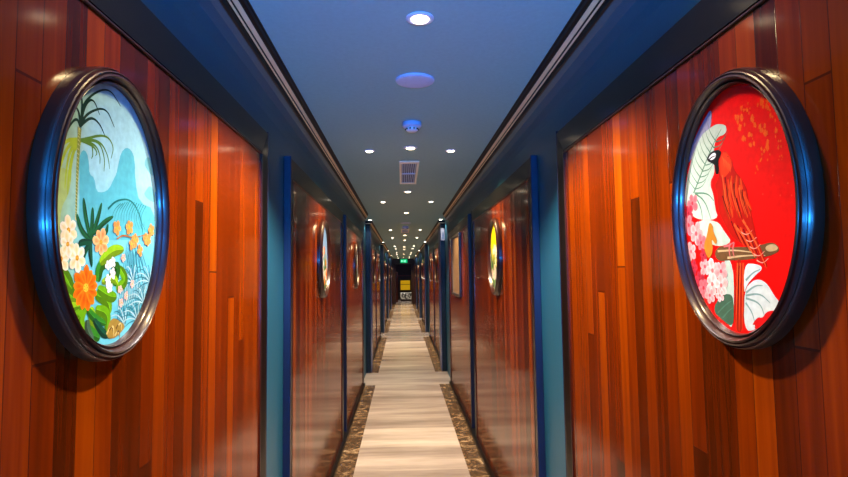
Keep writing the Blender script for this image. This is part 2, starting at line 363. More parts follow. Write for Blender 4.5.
# ------------------------------------------------------------------ pictures
TROPIC = [('poly', ('mtn', [(-10.4, -5.6), (-10.6, 4.3), (-11.1, 8.3), (-10.0, 10.2), (-8.7, 9.9), (-8.0, 8.2), (-7.8, 6.2), (-6.2, 5.9), (-5.5, 3.5), (-3.4, 3.6), (-1.3, 4.6), (0.1, 6.6), (1.2, 8.0), (1.7, 9.8), (2.7, 12.5), (4.5, 14.0), (6.6, 14.0), (8.2, 12.4), (8.6, 7.7), (10.6, 3.6), (17.3, 3.1), (18.2, -3.8)])), ('poly', ('paleleaf', [(13.2, 6.6), (15.1, 8.1), (17.1, 7.3), (18.3, 4.6), (15.3, 4.6), (12.3, 5.6)])), ('poly', ('paleleaf', [(12.0, 12.4), (13.8, 14.4), (16.9, 13.4), (17.0, 10.1), (14.0, 10.9)])), ('poly', ('yelband', [(-16.8, -6.0), (-17.2, 1.5), (-15.8, 6.2), (-13.9, 5.5), (-12.8, 7.2), (-13.2, 2.1), (-15.7, -1.0), (-15.2, -5.9)])), ('stroke', ('lime', 0.9, [(-10.7, 11.6), (-14.1, 10.1), (-16.1, 5.8), (-16.4, 2.0)])), ('stroke', ('lime', 0.9, [(-10.7, 11.6), (-13.5, 9.5), (-14.4, 5.8), (-14.6, 2.6)])), ('stroke', ('lime', 0.9, [(-10.7, 11.6), (-12.4, 9.8), (-13.1, 6.8), (-13.3, 3.9)])), ('stroke', ('lime', 0.9, [(-11.0, 11.6), (-15.2, 10.5), (-16.9, 7.0), (-17.0, 3.6)])), ('stroke', ('lime', 0.9, [(-10.9, 11.2), (-12.9, 8.9), (-13.8, 4.8), (-13.8, 1.7)])), ('stroke', ('palm', 0.6, [(-11.0, 11.6), (-6.2, 12.0), (-4.6, 10.4), (-4.6, 8.7)])), ('stroke', ('palm', 0.6, [(-11.0, 11.6), (-4.9, 13.1), (-2.0, 11.0), (-1.3, 8.4)])), ('stroke', ('palm', 0.6, [(-11.0, 11.6), (-6.8, 11.5), (-5.5, 10.6), (-6.1, 9.9)])), ('stroke', ('palm', 0.6, [(-10.1, 11.8), (-4.9, 12.9), (-3.0, 10.0), (-3.2, 7.6)])), ('stroke', ('palm', 0.6, [(-10.7, 11.6), (-2.9, 14.8), (0.1, 13.1), (-0.9, 10.5)])), ('stroke', ('palm', 0.6, [(-10.7, 11.6), (-7.5, 12.1), (-6.8, 10.0), (-7.3, 9.1)])), ('trunk', ('trunk', 0.75, [(-11.1, 13.7), (-11.3, 7.1), (-11.4, 2.4), (-11.3, -2.2)])), ('stroke', ('darkpalm', 0.7, [(-10.8, 13.8), (-12.0, 15.3), (-14.2, 12.9), (-15.0, 10.6)])), ('stroke', ('darkpalm', 0.7, [(-10.8, 13.8), (-11.5, 16.9), (-13.9, 16.9), (-15.4, 13.9)])), ('stroke', ('darkpalm', 0.7, [(-10.8, 14.2), (-9.8, 18.2), (-7.3, 20.2), (-5.1, 17.7)])), ('stroke', ('darkpalm', 0.7, [(-10.8, 14.2), (-9.1, 16.9), (-3.1, 19.9), (-0.0, 16.8)])), ('stroke', ('darkpalm', 0.7, [(-10.8, 14.2), (-10.4, 19.1), (-12.3, 20.7), (-13.4, 18.1)])), ('stroke', ('darkpalm', 0.7, [(-10.8, 14.2), (-10.4, 18.7), (-2.6, 24.1), (2.1, 21.6)])), ('stroke', ('darkpalm', 0.7, [(-10.8, 14.2), (-7.8, 16.6), (-5.1, 16.2), (-3.2, 14.3)])), ('stroke', ('teal', 0.22, [(3.0, 2.4), (0.7, 1.0), (-0.3, -1.1)])), ('stroke', ('teal', 0.22, [(3.9, 2.6), (1.6, 1.0), (0.8, -1.2)])), ('stroke', ('teal', 0.22, [(4.7, 2.9), (2.4, 0.9), (2.0, -1.3)])), ('stroke', ('teal', 0.22, [(5.6, 3.1), (3.3, 0.8), (3.2, -1.4)])), ('stroke', ('teal', 0.22, [(6.5, 3.4), (4.2, 0.8), (4.4, -1.5)])), ('stroke', ('teal', 0.22, [(7.5, 3.4), (5.1, 0.7), (5.6, -1.6)])), ('stroke', ('teal', 0.22, [(8.4, 3.4), (6.0, 0.6), (6.9, -1.7)])), ('stroke', ('teal', 0.22, [(9.4, 3.4), (6.9, 0.6), (8.1, -1.8)])), ('stroke', ('teal', 0.22, [(10.4, 3.4), (7.9, 0.5), (9.5, -1.9)])), ('stroke', ('teal', 0.22, [(11.4, 3.4), (8.8, 0.4), (10.8, -2.0)])), ('stroke', ('teal', 0.22, [(12.4, 3.4), (9.8, 0.4), (12.2, -2.1)])), ('stroke', ('teal', 0.22, [(13.5, 3.4), (10.8, 0.3), (13.6, -2.2)])), ('stroke', ('teal', 0.5, [(-1.5, 0.8), (1.4, 2.9), (7.0, 3.9), (10.7, 1.3), (12.2, -2.1), (12.6, -4.1)])), ('stroke', ('teal2', 0.35, [(2.9, -20.2), (3.3, -15.0), (4.8, -9.6), (5.8, -5.4)])), ('stroke', ('teal2', 0.35, [(3.5, -20.1), (3.9, -15.0), (5.2, -10.9), (6.1, -6.0)])), ('stroke', ('teal2', 0.35, [(4.1, -20.1), (4.5, -15.0), (5.7, -12.1), (6.3, -6.7)])), ('stroke', ('teal2', 0.35, [(4.8, -20.0), (5.2, -15.0), (6.0, -9.6), (6.6, -7.3)])), ('stroke', ('teal2', 0.35, [(5.4, -19.9), (5.8, -15.1), (6.4, -10.9), (6.8, -5.4)])), ('stroke', ('teal2', 0.35, [(6.0, -19.9), (6.5, -15.1), (6.9, -12.1), (7.1, -6.0)])), ('stroke', ('teal2', 0.35, [(6.7, -19.8), (7.1, -15.1), (7.2, -9.6), (7.3, -6.6)])), ('stroke', ('teal2', 0.35, [(7.4, -19.7), (7.8, -15.1), (7.7, -10.9), (7.6, -7.2)])), ('stroke', ('teal2', 0.35, [(8.0, -19.6), (8.5, -15.1), (8.2, -12.1), (7.8, -5.3)])), ('stroke', ('teal2', 0.35, [(8.7, -19.6), (9.2, -15.2), (8.5, -9.6), (8.1, -5.9)])), ('stroke', ('teal2', 0.35, [(9.4, -19.5), (9.9, -15.2), (9.0, -10.9), (8.4, -6.6)])), ('stroke', ('teal2', 0.35, [(10.1, -19.4), (10.6, -15.2), (9.5, -12.2), (8.7, -7.2)])), ('stroke', ('teal2', 0.35, [(10.8, -19.3), (11.3, -15.2), (9.8, -9.6), (8.8, -5.2)])), ('stroke', ('teal2', 0.35, [(11.5, -19.2), (12.1, -15.3), (10.3, -10.9), (9.1, -5.9)])), ('stroke', ('teal2', 0.35, [(12.2, -19.1), (12.8, -15.3), (10.8, -12.2), (9.4, -6.5)])), ('stroke', ('teal2', 0.35, [(13.0, -19.1), (13.6, -15.3), (11.2, -9.5), (9.7, -7.2)])), ('stroke', ('teal2', 0.35, [(13.7, -19.0), (14.3, -15.3), (11.7, -10.8), (9.9, -5.2)])), ('stroke', ('teal2', 0.35, [(14.5, -18.9), (15.1, -15.4), (12.2, -12.2), (10.2, -5.8)])), ('stroke', ('teal2', 0.35, [(15.2, -18.8), (15.9, -15.4), (12.5, -9.5), (10.5, -6.5)])), ('stroke', ('teal2', 0.35, [(16.0, -18.7), (16.7, -15.4), (13.1, -10.8), (10.8, -7.1)])), ('stroke', ('teal2', 0.35, [(16.8, -18.6), (17.5, -15.4), (13.6, -12.2), (11.0, -5.1)])), ('stroke', ('teal2', 0.35, [(17.6, -18.5), (18.3, -15.5), (14.0, -9.5), (11.3, -5.8)])), ('stroke', ('white2', 0.22, [(3.2, -18.2), (2.2, -14.1), (4.0, -10.1)])), ('stroke', ('white2', 0.22, [(3.8, -18.1), (2.8, -14.2), (4.7, -11.3)])), ('stroke', ('white2', 0.22, [(4.4, -17.9), (3.5, -14.2), (5.4, -12.6)])), ('stroke', ('white2', 0.22, [(5.1, -17.7), (4.1, -14.2), (5.9, -10.0)])), ('stroke', ('white2', 0.22, [(5.7, -17.6), (4.7, -14.2), (6.6, -11.3)])), ('stroke', ('white2', 0.22, [(6.3, -17.4), (5.4, -14.2), (7.4, -12.6)])), ('stroke', ('white2', 0.22, [(7.0, -17.2), (6.0, -14.2), (7.9, -10.0)])), ('stroke', ('white2', 0.22, [(7.7, -17.0), (6.7, -14.2), (8.7, -11.3)])), ('stroke', ('white2', 0.22, [(8.3, -16.8), (7.4, -14.3), (9.4, -12.6)])), ('stroke', ('white2', 0.22, [(9.0, -16.7), (8.0, -14.3), (10.0, -10.0)])), ('stroke', ('white2', 0.22, [(9.7, -16.5), (8.7, -14.3), (10.8, -11.3)])), ('stroke', ('white2', 0.22, [(10.4, -16.3), (9.4, -14.3), (11.6, -12.6)])), ('stroke', ('white2', 0.22, [(11.1, -16.1), (10.1, -14.3), (12.2, -10.0)])), ('stroke', ('white2', 0.22, [(11.8, -15.9), (10.8, -14.3), (13.0, -11.3)])), ('stroke', ('white2', 0.22, [(12.6, -15.7), (11.6, -14.4), (13.8, -12.6)])), ('stroke', ('white2', 0.22, [(13.3, -15.5), (12.3, -14.4), (14.5, -9.9)])), ('stroke', ('white2', 0.22, [(14.0, -15.3), (13.0, -14.4), (15.3, -11.3)])), ('stroke', ('white2', 0.22, [(14.8, -15.1), (13.8, -14.4), (16.1, -12.6)])), ('stroke', ('white2', 0.22, [(15.6, -14.9), (14.6, -14.4), (16.8, -9.9)])), ('stroke', ('white2', 0.22, [(16.3, -14.7), (15.3, -14.5), (17.7, -11.3)])), ('stroke', ('teal2', 0.4, [(5.7, -21.3), (2.9, -21.4), (0.7, -22.3)])), ('stroke', ('white2', 0.4, [(5.7, -21.3), (2.6, -20.6), (0.0, -21.3)])), ('stroke', ('teal2', 0.4, [(5.7, -21.3), (2.5, -19.9), (-0.1, -20.3)])), ('stroke', ('white2', 0.4, [(5.7, -21.3), (2.8, -19.1), (0.4, -19.4)])), ('stroke', ('teal2', 0.4, [(5.7, -21.3), (3.3, -18.5), (1.4, -18.7)])), ('stroke', ('white2', 0.4, [(5.7, -21.3), (4.1, -18.1), (2.9, -18.2)])), ('stroke', ('teal2', 0.4, [(5.7, -21.3), (5.1, -18.0), (4.6, -17.9)])), ('stroke', ('white2', 0.4, [(5.7, -21.3), (6.1, -18.0), (6.6, -18.1)])), ('stroke', ('teal2', 0.4, [(5.7, -21.3), (7.1, -18.3), (8.5, -18.5)])), ('stroke', ('teal2', 0.4, [(13.4, -17.5), (10.2, -17.7), (7.6, -18.9)])), ('stroke', ('white2', 0.4, [(13.4, -17.5), (9.8, -16.9), (6.9, -17.8)])), ('stroke', ('teal2', 0.4, [(13.4, -17.5), (9.7, -16.1), (6.8, -16.7)])), ('stroke', ('white2', 0.4, [(13.4, -17.5), (10.0, -15.3), (7.3, -15.7)])), ('stroke', ('teal2', 0.4, [(13.4, -17.5), (10.6, -14.7), (8.5, -14.9)])), ('stroke', ('white2', 0.4, [(13.4, -17.5), (11.6, -14.2), (10.1, -14.3)])), ('stroke', ('teal2', 0.4, [(13.4, -17.5), (12.7, -14.0), (12.2, -14.0)])), ('stroke', ('white2', 0.4, [(13.4, -17.5), (13.9, -14.0), (14.4, -14.0)])), ('stroke', ('teal2', 0.4, [(13.4, -17.5), (15.0, -14.3), (16.6, -14.5)])), ('stroke', ('teal2', 0.4, [(8.7, -13.0), (5.7, -13.3), (3.3, -14.5)])), ('stroke', ('white2', 0.4, [(8.7, -13.0), (5.3, -12.6), (2.7, -13.5)])), ('stroke', ('teal2', 0.4, [(8.7, -13.0), (5.3, -11.8), (2.6, -12.5)])), ('stroke', ('white2', 0.4, [(8.7, -13.0), (5.6, -11.0), (3.1, -11.5)])), ('stroke', ('teal2', 0.4, [(8.7, -13.0), (6.1, -10.4), (4.1, -10.6)])), ('stroke', ('white2', 0.4, [(8.7, -13.0), (7.0, -9.9), (5.7, -10.0)])), ('stroke', ('teal2', 0.4, [(8.7, -13.0), (8.0, -9.6), (7.5, -9.6)])), ('stroke', ('white2', 0.4, [(8.7, -13.0), (9.1, -9.6), (9.6, -9.6)])), ('stroke', ('teal2', 0.4, [(8.7, -13.0), (10.2, -9.9), (11.7, -9.9)])), ('stroke', ('teal2', 0.4, [(10.8, -20.9), (7.8, -21.0), (5.3, -22.0)])), ('stroke', ('white2', 0.4, [(10.8, -20.9), (7.4, -20.2), (4.6, -20.9)])), ('stroke', ('teal2', 0.4, [(10.8, -20.9), (7.3, -19.4), (4.5, -19.9)])), ('stroke', ('white2', 0.4, [(10.8, -20.9), (7.6, -18.6), (5.0, -18.9)])), ('stroke', ('teal2', 0.4, [(10.8, -20.9), (8.2, -18.0), (6.1, -18.1)])), ('stroke', ('white2', 0.4, [(10.8, -20.9), (9.0, -17.6), (7.7, -17.6)])), ('stroke', ('teal2', 0.4, [(10.8, -20.9), (10.1, -17.4), (9.6, -17.4)])), ('stroke', ('white2', 0.4, [(10.8, -20.9), (11.2, -17.5), (11.8, -17.5)])), ('stroke', ('teal2', 0.4, [(10.8, -20.9), (12.4, -17.8), (13.9, -18.0)])), ('stroke', ('teal2', 0.4, [(16.1, -13.1), (12.7, -13.5), (10.0, -14.7)])), ('stroke', ('white2', 0.4, [(16.1, -13.1), (12.3, -12.6), (9.2, -13.6)])), ('stroke', ('teal2', 0.4, [(16.1, -13.1), (12.2, -11.8), (9.1, -12.5)])), ('stroke', ('white2', 0.4, [(16.1, -13.1), (12.5, -11.0), (9.7, -11.5)])), ('stroke', ('teal2', 0.4, [(16.1, -13.1), (13.2, -10.3), (10.9, -10.6)])), ('stroke', ('white2', 0.4, [(16.1, -13.1), (14.1, -9.8), (12.7, -9.9)])), ('stroke', ('teal2', 0.4, [(16.1, -13.1), (15.3, -9.5), (14.8, -9.5)])), ('stroke', ('white2', 0.4, [(16.1, -13.1), (16.6, -9.5), (17.2, -9.5)])), ('stroke', ('teal2', 0.4, [(16.1, -13.1), (17.8, -9.7), (19.5, -9.8)])), ('leafq', ('spike', 1.1, [(-7.0, -5.4), (-8.8, -0.9), (-9.4, 1.8)])), ('leafq', ('spike', 1.1, [(-7.0, -5.4), (-6.5, -1.7), (-6.6, 0.5)])), ('leafq', ('spike', 1.1, [(-7.0, -5.4), (-4.9, -1.6), (-3.7, 1.7)])), ('leafq', ('spike', 1.1, [(-7.0, -5.4), (-9.9, -3.9), (-11.2, -1.2)])), ('leafq', ('spike', 1.1, [(-6.1, -4.3), (-2.8, -1.8), (0.4, -0.4)])), ('leafq', ('spike', 1.1, [(-7.0, -5.4), (-2.0, -4.0), (-1.4, -2.0)])), ('leafq', ('spike2', 1.2, [(-7.0, -5.4), (-6.9, -7.6), (-6.3, -10.2)])), ('leafq', ('spike2', 1.2, [(-7.3, -6.2), (-8.8, -7.7), (-9.1, -9.5)])), ('leafq', ('spike2', 1.2, [(-6.3, -5.7), (-9.8, -5.9), (-10.4, -6.7)])), ('leafq', ('leaf1', 2.4, [(-11.1, -15.2), (-13.9, -11.4), (-16.3, -10.7)])), ('leafq', ('leaf1', 2.4, [(-11.1, -15.6), (-15.1, -13.4), (-15.5, -11.0)])), ('leafq', ('leaf2', 2.4, [(-4.3, -12.8), (-3.8, -9.8), (-1.0, -9.4)])), ('leafq', ('leaf1', 2.4, [(2.2, -14.5), (6.1, -12.6), (2.8, -9.9)])), ('leafq', ('leaf2', 2.4, [(1.4, -13.7), (2.7, -8.9), (-1.5, -14.0)])), ('leafq', ('leaf1', 2.4, [(-4.9, -15.1), (-0.7, -16.4), (0.2, -18.8)])), ('leafq', ('leaf1', 2.4, [(-8.0, -17.2), (-9.7, -19.2), (-7.8, -21.5)])), ('leafq', ('leaf3', 2.4, [(-6.4, -17.3), (-5.3, -20.3), (-3.2, -22.4)])), ('leafq', ('leaf1', 2.4, [(-4.8, -17.7), (-0.5, -18.8), (-1.1, -22.2)])), ('leafq', ('leaf3', 2.4, [(-10.4, -17.0), (-12.2, -17.3), (-13.3, -15.8)])), ('leafq', ('leaf1', 2.4, [(-8.6, -17.5), (-11.0, -18.0), (-10.3, -19.8)])), ('leafq', ('leaf2', 2.4, [(-7.2, -20.9), (-5.9, -22.1), (-3.1, -23.1)])), ('leafq', ('leaf1', 2.4, [(-4.3, -14.0), (0.0, -15.7), (2.3, -15.8)])), ('leafq', ('leaf3', 2.4, [(-3.8, -9.4), (0.4, -6.9), (4.6, -6.5)])), ('leafq', ('leaf3', 1.7, [(-9.3, -16.4), (-13.9, -16.1), (-14.8, -14.4)])), ('leafq', ('leaf2', 1.7, [(-7.4, -17.6), (-4.7, -19.6), (-1.2, -20.7)])), ('leafq', ('leaf1', 1.7, [(-9.8, -17.4), (-12.7, -18.3), (-12.1, -19.0)])), ('leafq', ('spike2', 1.7, [(-5.3, -19.5), (-2.5, -22.1), (-0.3, -23.1)])), ('leafq', ('leaf3', 1.7, [(-3.0, -12.9), (1.4, -12.1), (2.6, -13.5)])), ('leafq', ('deepg', 1.7, [(-7.3, -19.4), (-7.2, -21.2), (-5.2, -23.1)])), ('poly', ('rock', [(-1.0, -23.4), (-0.5, -20.7), (1.0, -19.7), (2.9, -20.2), (6.1, -21.7), (4.2, -22.8), (1.9, -23.7)])), ('strokes_rock', [(0.3, -21.6), (3.3, -21.1), (2.6, -22.6)]), ('flower', ('orange', 13, 3.9, (-8.0, -13.8))), ('flower', ('cream', 6, 2.6, (-13.4, -4.2))), ('flower', ('cream', 6, 2.3, (-15.1, -9.0))), ('flower', ('cream', 6, 2.6, (-10.8, -8.7))), ('flower', ('cream', 6, 2.2, (-13.5, -6.5))), ('flower', ('peach', 7, 2.6, (-3.7, -5.6))), ('flower', ('white', 5, 1.1, (-1.0, -9.7))), ('flower', ('white', 5, 1.1, (0.6, -11.3))), ('flower', ('white', 5, 1.1, (-1.0, -12.5))), ('flower', ('white', 5, 1.1, (-0.4, -13.9))), ('flower', ('white', 5, 1.1, (0.5, -9.1))), ('flower', ('pinkw', 5, 0.9, (3.4, -14.4))), ('flower', ('pinkw', 5, 0.9, (5.8, -15.7))), ('flower', ('pinkw', 5, 0.9, (4.3, -8.2))), ('flower', ('pinkw', 5, 0.9, (8.1, -13.4))), ('flower', ('pinkw', 5, 0.9, (3.9, -17.0))), ('stroke', ('branch', 0.4, [(1.8, -4.6), (4.1, -3.6), (8.3, -4.1), (15.6, -2.3)])), ('flower', ('peach2', 5, 1.5, (1.7, -2.5))), ('flower', ('peach2', 5, 1.5, (6.4, -1.9))), ('flower', ('peach2', 5, 1.5, (8.7, -4.4))), ('flower', ('peach2', 5, 1.5, (16.0, -1.8))), ('flower', ('peach2', 5, 1.5, (13.7, -3.8))), ('flower', ('peach2', 4, 1.3, (7.5, -5.3))), ('flower', ('peach2', 4, 1.3, (11.0, -6.4))), ('flower', ('peach2', 4, 1.3, (14.7, -4.0)))]
